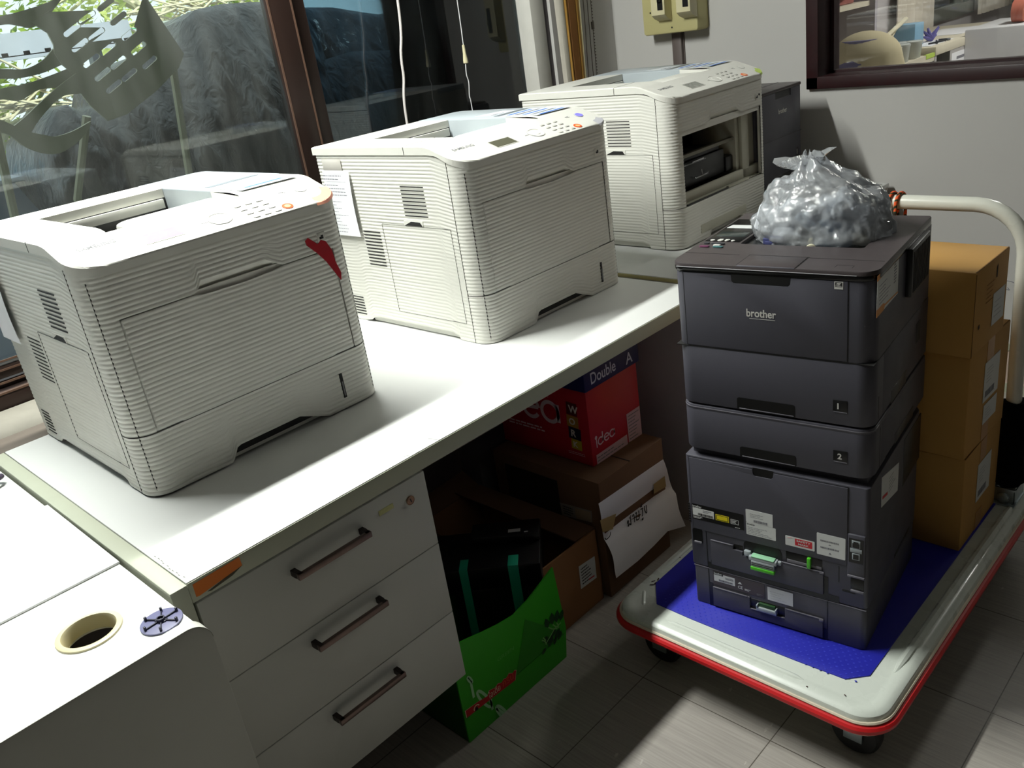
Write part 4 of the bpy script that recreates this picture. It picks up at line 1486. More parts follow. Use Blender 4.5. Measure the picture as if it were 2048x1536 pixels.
g = G()
g.tube([(p[0], p[1], .1475) for p in inset(P, -.004)], .0105, 10, True)
obj('bumper', g, BUMP, t)['label'] = 'red rubber bumper strip'
g = G()
g.tube([(p[0], p[1], .1610) for p in inset(P, -.002)], .0035, 6, True)
g.tube([(p[0], p[1], .1345) for p in inset(P, -.001)], .004, 6, True)
obj('bumper_edge', g, mat('cream_trim', (222, 208, 186), .5), t)
g = G()
mp = [(.207, .936), (.30, .934), (.45, .937), (.57, .942), (.662, .947), (.697, .983), (.702, 1.80), (.66, 1.84), (.20, 1.84), (.158, 1.80), (.160, 1.0)]
g.prism(mp, .1786, .1810, .0004)
mt = obj('mat', g, MATB, t); mt['label'] = 'blue embossed mat'
# small embossed studs where the mat shows
g = G()
rd = random.Random(3)
for i in range(30):
    for j in range(11):
        u = .215 + i * .0158 + (j % 2) * .0079; v = .943 + j * .0092
        if v > 1.045 or u > .685 or u < .2 + .04 * (v < .95): continue
        if v < .950 and u > .64: continue
        g.prism([(u - .003, v), (u, v - .0022), (u + .003, v), (u, v + .0022)], .181, .1814, .0003)
obj('embossed_studs', g, mat('mat_stud', (52, 60, 190), .35), mt)
g = G()
for (a, b) in (((.735, 1.02, .1785), (.738, 1.76, .1785)),):
    g.tube(bez([a, ((a[0] + b[0]) / 2, (a[1] + b[1]) / 2, .1785), b], 8), [.002] + [.010] * 14 + [.0095, .002][:2], 8) if False else None
N = 17
g.tube([(.732 + .004 * k / (N - 1), 1.02 + .74 * k / (N - 1), .1760) for k in range(N)], [.004] + [.011] * (N - 2) + [.004], 10)
g.tube([(.143, 1.05 + .74 * k / (N - 1), .1755) for k in range(N)], [.003] + [.009] * (N - 2) + [.003], 10)
g.tube([(.26 + .34 * k / (N - 1), .899, .1755) for k in range(N)], [.003] + [.008] * (N - 2) + [.003], 10)
g.tube([(.150 + .034 * k / 8, .965 - .05 * k / 8, .1765) for k in range(9)], [.002] + [.005] * 7 + [.002], 8)
obj('pressed_rib', g, ENA, deck)
g = G()
for x, y in ((.155, .99), (.159, 1.0), (.150, 1.003), (.163, 1.012), (.156, 1.016)):
    M = FZ((x, y, .1797), rd.uniform(0, 3))
    g.plate([(-.006, -.001), (.004, -.0018), (.007, .001), (-.003, .0018)], M, .0003)
for x, y in ((.151, 1.12), (.725, 1.30), (.61, .885), (.68, .905)):
    g.plate([(-.0018, -.001), (.0016, -.0012), (.002, .001), (-.001, .0015)], FZ((x, y, .1806)), .0003)
obj('paint_chip', g, mat('rust_chip', (60, 26, 24), .8), deck)
for i, (x, y) in enumerate(((.205, .955), (.685, .955), (.205, 1.80), (.685, 1.80))):
    g = G()
    M = Matrix.Translation((x, y, .052))
    R = M @ Matrix.Rotation(PI / 2, 4, 'X') @ Matrix.Translation((0, 0, 0))
    g.lathe([(.012, -.016), (.046, -.016), (.051, -.011), (.052, 0), (.051, .011), (.046, .016), (.012, .016)], 28, 0, R)
    cs = obj('caster', g, RUB, t)
    g = G()
    g.box(x - .02, x + .02, y - .024, y - .019, .04, .125, .002)
    g.box(x - .02, x + .02, y + .019, y + .024, .04, .125, .002)
    g.box(x - .032, x + .032, y - .032, y + .032, .120, .129, .002)
    obj('fork', g, ZNC, cs)
# push handle
g = G()
HX0, HX1, HY, HZ = .196, .700, 1.80, .941
pts = [(HX0, HY, .17), (HX0, HY, .3)]
pts += [(HX0, HY, HZ - .115)]
for k in range(1, 9):
    a = PI - PI / 2 * k / 8
    pts.append((HX0 + .115 + .115 * math.cos(a), HY, HZ - .115 + .115 * math.sin(a)))
for k in range(0, 9):
    a = PI / 2 - PI / 2 * k / 8
    pts.append((HX1 - .115 + .115 * math.cos(a), HY, HZ - .115 + .115 * math.sin(a)))
pts += [(HX1 + .006, HY, .45), (HX1 + .012, HY, .17)]
g.tube(pts, .0178, 16)
obj('push_handle', g, mat('handle_enamel', (220, 220, 208), .25, coat=.4), t)
g = G()
for x in (.196, .714):
    g.box(x - .028, x + .026, 1.755, 1.762, .178, .222, .001)
    g.box(x - .028, x - .024, 1.755, 1.83, .178, .218, .001)
    g.box(x + .022, x + .026, 1.755, 1.83, .178, .218, .001)
    g.box(x - .03, x + .03, 1.74, 1.83, .179, .183, .001)
    g.lathe([(.014, 0), (.014, .006), (.008, .008), (0, .008)], 18, 0, FNY((x, 1.755, .196)))
obj('hinge_bracket', g, ZNC, t)
# black cloth sleeve round the handle post
g = G()
rings = []
for k in range(15):
    z = .225 + .228 * k / 14
    rr = []
    for j in range(28):
        a = 2 * PI * j / 28
        r = .036 + .003 * math.sin(3 * a + k) + .002 * math.sin(7 * a - 2 * k) + (.004 if k in (0, 1) else 0) - (.012 if k == 14 else 0)
        rr.append((.707 + r * math.cos(a), 1.8 + r * math.sin(a), z + .004 * math.sin(2 * a)))
    rings.append(rr)
g.loft(rings)
tag(obj('cloth_sleeve', g, mat('black_cloth', (7, 7, 8), .95, spec=.1, bump=.4, bscale=300)), 'black cloth sleeve wrapped round the foot of the trolley handle', 'sleeve')

# rope slung over the handle
def rope_mat():
    m = bpy.data.materials.new('striped_rope'); m.use_nodes = True
    nt = m.node_tree; b = nt.nodes['Principled BSDF']
    tc = nt.nodes.new('ShaderNodeTexCoord')
    mp = nt.nodes.new('ShaderNodeMapping'); mp.inputs['Rotation'].default_value = (.5, .6, 0)
    wv = nt.nodes.new('ShaderNodeTexWave'); wv.bands_direction = 'Z'; wv.inputs['Scale'].default_value = 26; wv.inputs['Distortion'].default_value = 3; wv.inputs['Detail Scale'].default_value = 4
    cr = nt.nodes.new('ShaderNodeValToRGB')
    cr.color_ramp.elements[0].color = rgb((36, 104, 52)); cr.color_ramp.elements[0].position = .50
    cr.color_ramp.elements[1].color = rgb((232, 92, 40)); cr.color_ramp.elements[1].position = .58
    e = cr.color_ramp.elements.new(.1); e.color = rgb((40, 28, 22))
    nt.links.new(tc.outputs['Object'], mp.inputs['Vector']); nt.links.new(mp.outputs['Vector'], wv.inputs['Vector'])
    nt.links.new(wv.outputs['Fac'], cr.inputs['Fac']); nt.links.new(cr.outputs['Color'], b.inputs['Base Color'])
    b.inputs['Roughness'].default_value = .8
    return m
g = G()
for x in (.389, .408):
    pts = [(x + .010, HY + .021, .70), (x + .008, HY + .022, .90)]
    for k in range(11):
        a = -.15 + (PI + .3) * k / 10
        pts.append((x + .008 - .008 * k / 10, HY + .0225 * math.cos(a), HZ + .0225 * math.sin(a)))
    pts += [(x, HY - .022, .90), (x + .002, HY - .02, .70)]
    g.tube(pts, .0042, 8)
g.tube(bez([(.391, HY - .02, .70), (.395, HY - .01, .66), (.40, HY, .65), (.415, HY + .01, .66), (.418, HY + .021, .70)], 6), .0042, 8)
tag(obj('rope', g, rope_mat()), 'orange and green striped rope looped twice over the trolley handle', 'rope')

# ------------------------------------------------------------------ cardboard boxes on the trolley
CARD = mat('cardboard', (196, 148, 76), .75, var=.06, scale=7, bump=.05, bscale=80)
CARDE = mat('cardboard_cut_edge', (120, 84, 40), .9)
TAPEB = mat('brown_tape', (176, 120, 44), .35)
def carton(label, x1, y0, z, w, d, h, rz, labels, tape=True, slot=False):
    t = thing('cardboard_box', label, 'box', (x1, y0, z), rz, 'cardboard boxes stacked on the trolley')
    g = G()
    g.box(-w, 0, 0, d, 0, h, .0025)
    b = obj('carton', g, CARD, t)
    g = G()
    g.box(-.0032, -.0008, .004, d - .003, h - .0018, h + .0004)
    if slot:
        g.box(-.0006, .0006, .0015, .0032, .0, h - .004)
    obj('flap_edge', g, CARDE, b)
    if tape:
        g = G()
        g.box(-w * .9, .0006, d / 2 - .022, d / 2 + .022, h - .0004, h + .0006)
        g.box(-.0003, .0008, d / 2 - .022, d / 2 + .022, h - .055, h)
        g.box(-.0003, .0008, d / 2 - .022, d / 2 + .022, .002, .05)
        obj('packing_tape', g, TAPEB, b)
    for (y, zz, lw, lh, kind) in labels:
        g = G()
        M = FX((.0008, y, zz))
        g.plate(sq(lw, lh), M, .0004, 0)
        if kind == 'bar':
            barcode(g, M @ Matrix.Translation((lw * .12, lh * .1, .0005)), lw * .6, lh * .16, 1, 22, int(y * 1000))
            textlines(g, M @ Matrix.Translation((lw * .15, lh * .45, .0005)), lw * .5, lh * .4, 2, 5, int(zz * 900), .2)
        else:
            textlines(g, M @ Matrix.Translation((lw * .15, lh * .2, .0005)), lw * .6, lh * .6, 2, 4, int(zz * 700), .15)
        o = obj('address_label', g, [LABW, INKG, mat('faint_print', (180, 182, 182), .6)], b); o['label'] = 'white paper label'
    return t, b
carton('brown cardboard box, bottom of the stack of three on the trolley', .697, 1.488, .1812, .42, .252, .249, 0, [(.095, .085, .095, .105, 'bar')])
t2, b2 = carton('brown cardboard box with two white labels, middle of the stack of three on the trolley', .694, 1.483, .4315, .40, .25, .258, math.radians(-1.5), [(.095, .105, .095, .10, 'bar'), (.105, .045, .085, .05, 'txt')])
t3, b3 = carton("brown cardboard box with a small white label, topmost of the trolley's three boxes", .698, 1.468, .691, .40, .205, .192, math.radians(-1), [(.115, .035, .075, .075, 'txt')], False, True)
g = G()
M = FX((.0006, .05, .10))
textlines(g, M @ Matrix.Translation((.02, .0, 0)), .05, .05, 0, 5, 77, .15)
g.plate([(.075, .045), (.082, .045), (.082, .075), (.075, .07)], M, .0003, 1)
g.plate([(-.018, -.045), (-.010, -.043), (-.011, -.034), (-.017, -.036)], M, .0003, 1)
obj('box_print', g, [mat('brown_print', (150, 104, 44), .8), mat('dark_print', (60, 42, 24), .8)], b3)

# ------------------------------------------------------------------ clear bag of parts on the topmost printer
def bag_mat():
    m = bpy.data.materials.new('clear_plastic_bag'); m.use_nodes = True
    nt = m.node_tree; nt.nodes.clear()
    out = nt.nodes.new('ShaderNodeOutputMaterial')
    tr = nt.nodes.new('ShaderNodeBsdfTransparent'); tr.inputs['Color'].default_value = (.95, .96, .97, 1)
    gl = nt.nodes.new('ShaderNodeBsdfGlossy'); gl.inputs['Roughness'].default_value = .12
    df = nt.nodes.new('ShaderNodeBsdfDiffuse'); df.inputs['Color'].default_value = (.86, .88, .90, 1)
    tl = nt.nodes.new('ShaderNodeBsdfTranslucent'); tl.inputs['Color'].default_value = (.86, .88, .90, 1)
    a1 = nt.nodes.new('ShaderNodeMixShader'); a1.inputs['Fac'].default_value = .5
    nt.links.new(df.outputs[0], a1.inputs[1]); nt.links.new(tl.outputs[0], a1.inputs[2])
    a2 = nt.nodes.new('ShaderNodeMixShader'); a2.inputs['Fac'].default_value = .42
    nt.links.new(tr.outputs[0], a2.inputs[1]); nt.links.new(a1.outputs[0], a2.inputs[2])
    fr = nt.nodes.new('ShaderNodeFresnel'); fr.inputs['IOR'].default_value = 1.5
    ad = nt.nodes.new('ShaderNodeMath'); ad.operation = 'ADD'; ad.inputs[1].default_value = .02
    nt.links.new(fr.outputs[0], ad.inputs[0])
    a3 = nt.nodes.new('ShaderNodeMixShader')
    nt.links.new(ad.outputs[0], a3.inputs['Fac']); nt.links.new(a2.outputs[0], a3.inputs[1]); nt.links.new(gl.outputs[0], a3.inputs[2])
    nt.links.new(a3.outputs[0], out.inputs['Surface'])
    tc = nt.nodes.new('ShaderNodeTexCoord')
    vo = nt.nodes.new('ShaderNodeTexVoronoi'); vo.inputs['Scale'].default_value = 26; vo.feature = 'SMOOTH_F1'
    nz = nt.nodes.new('ShaderNodeTexNoise'); nz.inputs['Scale'].default_value = 22; nz.inputs['Detail'].default_value = 5; nz.inputs['Distortion'].default_value = 2.5
    nt.links.new(tc.outputs['Object'], vo.inputs['Vector']); nt.links.new(tc.outputs['Object'], nz.inputs['Vector'])
    ad2 = nt.nodes.new('ShaderNodeMath'); ad2.operation = 'ADD'
    nt.links.new(vo.outputs['Distance'], ad2.inputs[0]); nt.links.new(nz.outputs['Fac'], ad2.inputs[1])
    bp = nt.nodes.new('ShaderNodeBump'); bp.inputs['Strength'].default_value = .45; bp.inputs['Distance'].default_value = .012
    nt.links.new(ad2.outputs[0], bp.inputs['Height'])
    nt.links.new(bp.outputs['Normal'], gl.inputs['Normal']); nt.links.new(bp.outputs['Normal'], fr.inputs['Normal'])
    return m
BAGC = Vector((.455, 1.272, 1.012))
def bag_surface(scale):
    g = G()
    bmesh.ops.create_icosphere(g.bm, subdivisions=6, radius=1)
    for v in g.bm.verts:
        d = v.co.normalized()
        th = math.atan2(d.y, d.x)
        n1 = noise.noise(d * 2.3 + Vector((3, 1, 7)))
        n2 = noise.noise(d * 6.0 + Vector((1, 9, 2)))
        n3 = abs(noise.noise(d * 9.0 + Vector((5, 4, 3))))
        r = 1 + .10 * n1 + .05 * n2 - .06 * n3
        # vertical gathers towards the twisted neck
        if d.z > 0:
            r += .035 * d.z * math.sin(9 * th + 4 * n1) * (1 - d.z)
        x, y, z = d.x * r * .143, d.y * r * .108, d.z * r
        z = z * .128 if z > 0 else z * .045
        # shoulders: dome with the neck left of the middle
        if d.z > .86:
            k = (d.z - .86) / .14
            x = x * (1 - .35 * k) - .024 * k
            z += .026 * k * k * (1 + .6 * math.sin(5 * th))
        v.co = Vector((x * scale, y * scale, max(z, -.037) * scale if scale == 1 else max(z * scale, -.034)))
    return g
g = bag_surface(1)
# loose twisted end of the bag
neck = []
for k in range(7):
    t_ = k / 6
    ring = []
    for j in range(18):
        a = 2 * PI * j / 18
        rr = .020 + .022 * t_ + .006 * math.sin(5 * a + k)
        ring.append((-.028 - .010 * t_ + rr * math.cos(a) * (1 + .5 * t_), rr * math.sin(a) * .6, .124 + .026 * t_ + .007 * math.sin(3 * a) * t_ + .012 * t_ * math.cos(a)))
    neck.append(ring)
g.loft(neck, True, False, False)
bag = obj('plastic_bag', g, bag_mat(), None, 80, BAGC)
tag(bag, 'clear crinkled plastic bag full of pale parts on the topmost trolley printer', 'bag')
# what is inside
PALE = mat('pale_foam', (222, 226, 232), .6, var=.06)
BLUEG = mat('blue_grey_part', (150, 166, 184), .5, var=.1)
NAVYP = mat('navy_part', (60, 64, 110), .5)
CREAM = mat('cream_part', (226, 220, 190), .5)
rd = random.Random(11)
chunks = []
for i in range(22):
    a = rd.uniform(0, 2 * PI); q = math.sqrt(rd.random()) * .78
    z = rd.uniform(-.012, .075) * (1 - q * .7)
    chunks.append((q * .118 * math.cos(a), q * .084 * math.sin(a), z, rd.uniform(.018, .034), 0))
base = []
for k in range(3):
    g = G()
    bmesh.ops.create_icosphere(g.bm, subdivisions=3, radius=1)
    for v in g.bm.verts:
        n = noise.noise(v.co * 1.7 + Vector((k * 5, 0, 0)))
        v.co = Vector((v.co.x * 1.25, v.co.y * .8, v.co.z * .75)) * (1 + .35 * n)
    o = obj('packing_piece', g, PALE, None, 50)
    base.append(o)
for i, (x, y, z, s, m) in enumerate(chunks):
    src = base[i % 3]
    o = src if i < 3 else src.copy()
    if i >= 3: COL.objects.link(o)
    o.location = BAGC + Vector((x, y, z)); o.scale = (s, s, s); o.rotation_euler = (rd.uniform(0, 3), rd.uniform(0, 3), rd.uniform(0, 3))
    tag(o, 'crumpled pale packing piece seen through the clear plastic bag', 'packing', 'pale packing pieces in the plastic bag')
def part_in_bag(name, m, lab, loc, rot, build):
    g = G(); build(g)
    o = obj(name, g, m, None, 32, BAGC + Vector(loc), rot)
    tag(o, lab, 'part')
part_in_bag('cartridge_cap', BLUEG, 'curved blue-grey plastic part showing at the right of the plastic bag', (.060, -.070, .012), (1.25, .2, .3), lambda g: (g.prism(rrect(-.036, .036, -.026, .028, .012, 5), -.006, .006, .002), g.box(-.03, .03, -.004, .004, .006, .014, .002)))
part_in_bag('navy_clip', NAVYP, 'dark navy clip at the bottom left of the plastic bag', (-.060, -.082, -.010), (.1, 0, .1), lambda g: (g.box(-.020, .020, -.010, .010, -.012, .016, .003), g.box(-.014, .014, -.013, -.009, -.006, .010, .001)))
part_in_bag('cream_roller', CREAM, 'cream roller end at the lower right of the plastic bag', (.020, -.080, -.008), (PI / 2, 0, .4), lambda g: (g.lathe([(.004, -.03), (.009, -.028), (.009, -.01), (.005, -.008), (.005, .012), (.010, .014), (.010, .026), (.004, .028)], 16),))
part_in_bag('cream_disc', CREAM, 'small cream disc at the far right edge of the plastic bag', (.100, -.045, -.004), (PI / 2, .2, .9), lambda g: (g.lathe([(.006, -.008), (.016, -.007), (.016, .007), (.006, .008)], 20),))
part_in_bag('grey_bracket', BLUEG, 'folded blue-grey bracket in the middle of the plastic bag', (.014, -.062, .024), (.5, .7, .2), lambda g: (g.box(-.04, .03, -.003, .003, -.012, .012, .001), g.box(.026, .032, -.003, .022, -.012, .012, .001)))
part_in_bag('pale_sheet', PALE, 'flat pale foam sheet at the left of the plastic bag', (-.085, -.045, .030), (1.0, .3, .5), lambda g: (g.prism(rrect(-.03, .034, -.028, .03, .008, 4), -.003, .003, .001),))
# ------------------------------------------------------------------ things stored under the counter
BROWN = mat('brown_carton', (150, 104, 64), .8, var=.08, scale=8)
BROWND = mat('dark_brown_carton', (112, 80, 54), .85, var=.1, scale=8)
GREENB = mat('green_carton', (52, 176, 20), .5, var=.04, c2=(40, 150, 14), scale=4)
PALEG = mat('pale_green_print', (170, 222, 170), .5)
# green paper carton
t = thing('paper_carton', 'open bright green paper carton with white lettering, on the floor beside the drawer cabinet', 'box', (0, 0, 0))
g = G()
top = [(.474, .277), (.52, .266), (.57, .252), (.62, .240), (.668, .233), (.72, .243), (.77, .260), (.816, .277)]
g.prism([(.474, .001), (.818, .001), (.831, .086)] + list(reversed(top)), -.004, 0, 0, 0, FX((-.003, 0, 0)))
fp = obj('front_panel', g, GREENB, t)
g = G()
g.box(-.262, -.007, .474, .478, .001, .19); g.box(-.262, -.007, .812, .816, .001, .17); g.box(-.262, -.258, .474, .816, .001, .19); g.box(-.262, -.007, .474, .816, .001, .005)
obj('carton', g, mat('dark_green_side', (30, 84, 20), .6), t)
M = FX((-.0024, 0, 0))
g = G()
# lettering drawn as strokes: i d e a
def stroke(g, pts, r, mi=0, M=M):
    pts = [Vector((p[0], p[1], 0)) for p in pts]
    vs = []
    L = []; R = []
    for i, p in enumerate(pts):
        a = pts[max(0, i - 1)]; b = pts[min(len(pts) - 1, i + 1)]
        d = (b - a).normalized(); n = Vector((-d.y, d.x, 0)) * r
        L.append(M @ (p + n + Vector((0, 0, .0004)))); R.append(M @ (p - n + Vector((0, 0, .0004))))
    g.loft([L, R], False, mi=mi)
def circ(cx, cy, rx, ry, a0=0, a1=360, n=28):
    return [(cx + rx * math.cos(math.radians(a0 + (a1 - a0) * k / n)), cy + ry * math.sin(math.radians(a0 + (a1 - a0) * k / n))) for k in range(n + 1)]
def idea(g, M, x, y, s, mi=0, dx=0):
    r = .060 * s
    def S(p): stroke(g, [(x + a * s, y + b * s - dx * a) for a, b in p], r, mi, M)
    S([(.12, -.12), (.12, .62)]); S(circ(.10, .78, .09, .10))
    S(circ(.62, .30, .30, .30)); S([(.92, .02), (.92, 1.0)])
    S(circ(1.42, .30, .30, .30, 5, 325)); S([(1.13, .30), (1.70, .34)])
    S(circ(2.14, .30, .30, .30)); S([(2.44, .58), (2.44, .02)])
idea(g, M, .503, .127, .0565, 0, .10)
obj('lettering', g, PALEG, fp)['label'] = 'pale lettering idea'
g = G(); g.text('GREEN', M @ Matrix.Translation((.596, .149, .0003)) @ Matrix.Rotation(-.06, 4, 'Z'), .055, .0095, .0002)
obj('lettering', g, mat('mid_green_print', (96, 196, 80), .5), fp)['label'] = 'small lettering GREEN'
g = G()
rb = [(.480, .073), (.638, .062), (.646, .086), (.640, .090), (.634, .086), (.622, .094), (.612, .088), (.603, .091), (.596, .086), (.585, .092), (.574, .088), (.556, .093), (.548, .083), (.520, .089), (.480, .093)]
g.plate(rb, M @ Matrix.Translation((0, 0, .0002)), .0003, 0)
cx = sum(p[0] for p in rb) / len(rb); cy = sum(p[1] for p in rb) / len(rb)
g.plate([(cx + (p[0] - cx) * 1.02, cy + (p[1] - cy) * (1.12 if p[1] > cy else 1.02)) for p in rb], M @ Matrix.Translation((0, 0, .00005)), .0002, 1)
M3 = M @ Matrix.Translation((0, 0, .0007))
try:
    g.text('\u0e44\u0e2d\u0e40\u0e14\u0e35\u0e22', M3 @ Matrix.Translation((.551, .0715, 0)), .038, .0185, .0001, 1)
    g.text('\u0e01\u0e23\u0e35\u0e19', M3 @ Matrix.Translation((.598, .071, 0)), .036, .0205, .0001, 2)
except Exception:
    pass
stroke(g, circ(.511, .0775, .008, .0075, 10, 200), .0012, 1, M3); g.plate([(.505, .0705), (.516, .0700), (.513, .080), (.508, .079)], M3, .0001, 3)
obj('red_banner', g, [mat('banner_red', (196, 26, 30), .5), mat('banner_white', (236, 226, 190), .5), mat('banner_orange', (226, 90, 50), .5), BLK], fp)
g = G()
g.plate([(.477, .0705), (.822, .0725), (.822, .0735), (.477, .0718)], M, .0002, 0)
g.plate([(.645, .0745), (.818, .0755), (.80, .10), (.74, .16), (.70, .20), (.68, .15)], M @ Matrix.Translation((0, 0, -.0001)), .0002, 1)
obj('printed_shade', g, [mat('green_print_dark', (18, 84, 14), .5), mat('green_print_mid', (40, 140, 22), .5)], fp)
g = G()
def leaf(cx, cy, l, a, mi):
    w = l * .28
    R = Matrix.Rotation(math.radians(a), 4, 'Z')
    pts = [(0, 0), (l * .3, -w), (l * .7, -w * .8), (l, 0), (l * .7, w * .8), (l * .3, w)]
    g.plate([(0, 0)] + [], M, 0) if False else None
    q = [R @ Vector((p[0], p[1], 0)) for p in pts]
    g.plate([(cx + v.x, cy + v.y) for v in q], M @ Matrix.Translation((0, 0, .0004)), .0002, mi)
for (x, y, l, a) in ((.770, .128, .030, 100), (.786, .126, .034, 86), (.800, .122, .034, 74), (.813, .118, .030, 60), (.764, .106, .022, 200), (.772, .100, .026, 212), (.782, .094, .030, 222), (.795, .105, .026, 205), (.808, .100, .032, 225), (.812, .090, .026, 235), (.752, .078, .020, 215), (.790, .085, .022, 245)):
    leaf(x, y, l, a, 0)
for p in (((.752, .088), (.770, .098), (.790, .110), (.815, .112)), ((.77, .128), (.783, .114), (.80, .104)), ((.786, .126), (.795, .113), (.806, .104)), ((.80, .122), (.806, .108)), ((.742, .108), (.752, .098), (.756, .085)), ((.748, .112), (.755, .098))):
    stroke(g, p, .0016, 1, M @ Matrix.Translation((0, 0, .0003)))
obj('leaf_print', g, [mat('leaf_dark', (14, 66, 22), .5), mat('leaf_stem', (130, 200, 110), .5)], fp)

# black printer cartridge unit with teal straps standing in the green carton
t = thing('toner_unit', 'black printer unit with two teal straps standing in the green carton', 'printer part', (-.20, .690, .006), math.radians(41.6))
JET = mat('jet_black_plastic', (8, 8, 9), .42, var=.1)
g = G()
g.box(.02, .12, .03, .14, .0, .20, .004)
g.box(-.10, .20, .0, .17, .195, .262, .006)
g.box(-.02, .16, -.001, .05, .06, .2, .006)
g.box(.02, .20, .10, .17, .262, .285, .004)
obj('body', g, JET, t)
g = G()
for u, w in ((-.004, .021), (.118, .026)):
    g.box(u, u + w, -.003, -.001, .05, .264, .0006)
    g.box(u, u + w, -.003, .042, .2625, .2645, .0006)
    g.box(u + .001, u + w - .001, -.0005, .0, .05, .2)
o = obj('teal_strap', g, mat('teal_strap', (40, 190, 150), .5), t); o['label'] = 'bright teal strap'
g = G()
g.box(.118, .150, .112, .126, .286, .2865); g.box(.160, .170, .106, .111, .286, .2865)
obj('white_mark', g, LABW, t)
g = G()
for u in (.03, .062):
    g.box(u, u + .016, .165, .1665, .266, .270); g.box(u + .006, u + .009, .164, .1666, .268, .275)
obj('clip', g, SILV, t)
t = thing('toner_unit', 'black ridged printer unit behind the drawer cabinet, left of the open brown box', 'printer part', (-.56, .60, 0))
g = G()
g.box(-.14, .16, -.04, .19, 0, .33, .01)
g.box(-.10, .10, -.02, .16, .33, .40, .008)
for k in range(6):
    g.box(-.08 + k * .03, -.065 + k * .03, -.015, .15, .40, .412, .003)
g.box(.08, .15, .0, .14, .33, .352, .004)
obj('body', g, JET, t)

# open brown box
t = thing('cardboard_box', 'open brown cardboard box with raised flaps and a white label, behind the green carton', 'box', (0, 0, 0))
g = G()
g.box(-.075, -.070, .835, 1.058, 0, .226); g.box(-.52, -.515, .835, 1.058, 0, .226)
g.box(-.52, -.07, .835, .839, 0, .20); g.box(-.52, -.07, 1.054, 1.058, 0, .226); g.box(-.52, -.07, .835, 1.058, 0, .004)
b = obj('carton', g, BROWN, t)
g = G()
g.loft([[(-.072, 1.058, .226), (-.515, 1.058, .226)], [(-.08, .985, .222), (-.54, .972, .238)]], False)
o = obj('flap', g, BROWND, t); md = o.modifiers.new('th', 'SOLIDIFY'); md.thickness = .004
g = G()
g.loft([[(-.515, .84, .226), (-.515, 1.055, .226)], [(-.575, .86, .255), (-.575, 1.05, .262)]], False)
o = obj('flap', g, BROWND, t); md = o.modifiers.new('th', 'SOLIDIFY'); md.thickness = .004
g = G()
Mb = FX((-.0695, 0, 0))
g.plate([(.972, .085), (1.038, .081), (1.040, .150), (.974, .156)], Mb, .0005, 0)
textlines(g, Mb @ Matrix.Translation((.980, .092, .0006)), .052, .056, 1, 6, 31, .35)
g.plate([(1.005, .093), (1.030, .091), (1.030, .095), (1.005, .097)], Mb @ Matrix.Translation((0, 0, .0005)), .0002, 2)
o = obj('address_label', g, [LABW, INK, MATS['red_print']], b); o['label'] = 'white printed address label'

# large brown box with a paper sign
t = thing('cardboard_box', 'large dark brown box with a handwritten paper sign, at the back under the counter', 'box', (0, 0, 0))
g = G()
g.box(-.445, -.052, 1.070, 1.358, 0, .364, .003)
b = obj('carton', g, BROWND, t)
g = G()
g.box(-.445, -.052, 1.205, 1.209, .3635, .3646)
g.box(-.40, -.2, 1.0692, 1.071, .17, .33)
obj('packing_tape', g, mat('dark_tape', (38, 28, 20), .5), b)
g = G()
g.plate([(-.197, .221), (-.089, .233), (-.087, .270), (-.200, .261)], FNY((0, 1.0695, 0)), .0005, 0)
textlines(g, FNY((0, 1.0690, 0)) @ Matrix.Translation((-.19, .228, 0)), .05, .03, 1, 4, 41, .4)
g.plate([(-.145, .2275), (-.092, .2345), (-.090, .266), (-.147, .2615)], FNY((0, 1.0690, 0)), .0003, 2)
o = obj('address_label', g, [mat('grey_label', (150, 140, 130), .6), INK, mat('buff_label', (166, 146, 120), .6)], b)
g = G()
outl = [(1.060, .310), (1.352, .298), (1.353, .212), (1.388, .179), (1.400, .12), (1.405, .052), (1.361, .072), (1.269, .074), (1.18, .071), (1.082, .064), (1.066, .192), (1.060, .257)]
rows = []
upper = [(1.060, .310), (1.13, .307), (1.21, .304), (1.29, .301), (1.354, .298)]
mid = [(1.066, .195), (1.15, .195), (1.22, .193), (1.30, .192), (1.388, .182)]
low = [(1.082, .064), (1.17, .071), (1.25, .0745), (1.33, .074), (1.408, .05)]
for k in range(7):
    rows.append([( -.0505 + .002 * math.sin(k), u[0] + (m[0] - u[0]) * k / 6, u[1] + (m[1] - u[1]) * k / 6) for u, m in zip(upper, mid)])
for k in range(1, 11):
    rows.append([(-.050 + .018 * math.sin(PI * .5 * k / 10) + .006 * math.sin(j * 2 + k * .5), m[0] + (l[0] - m[0]) * k / 10, m[1] + (l[1] - m[1]) * k / 10) for j, (m, l) in enumerate(zip(mid, low))])
g.loft(rows, False)
sg = obj('paper_sign', g, PAPER, b); sg['label'] = 'white creased paper sign with black handwriting'
g = G()
MT = FX((-.0475, 0, 0))
g.plate([(1.055, .262), (1.122, .246), (1.102, .208), (1.060, .222)], MT, .0004); g.plate([(1.296, .247), (1.35, .246), (1.353, .210), (1.293, .217)], MT, .0004)
obj('packing_tape', g, mat('buff_tape', (176, 152, 104), .4), sg)
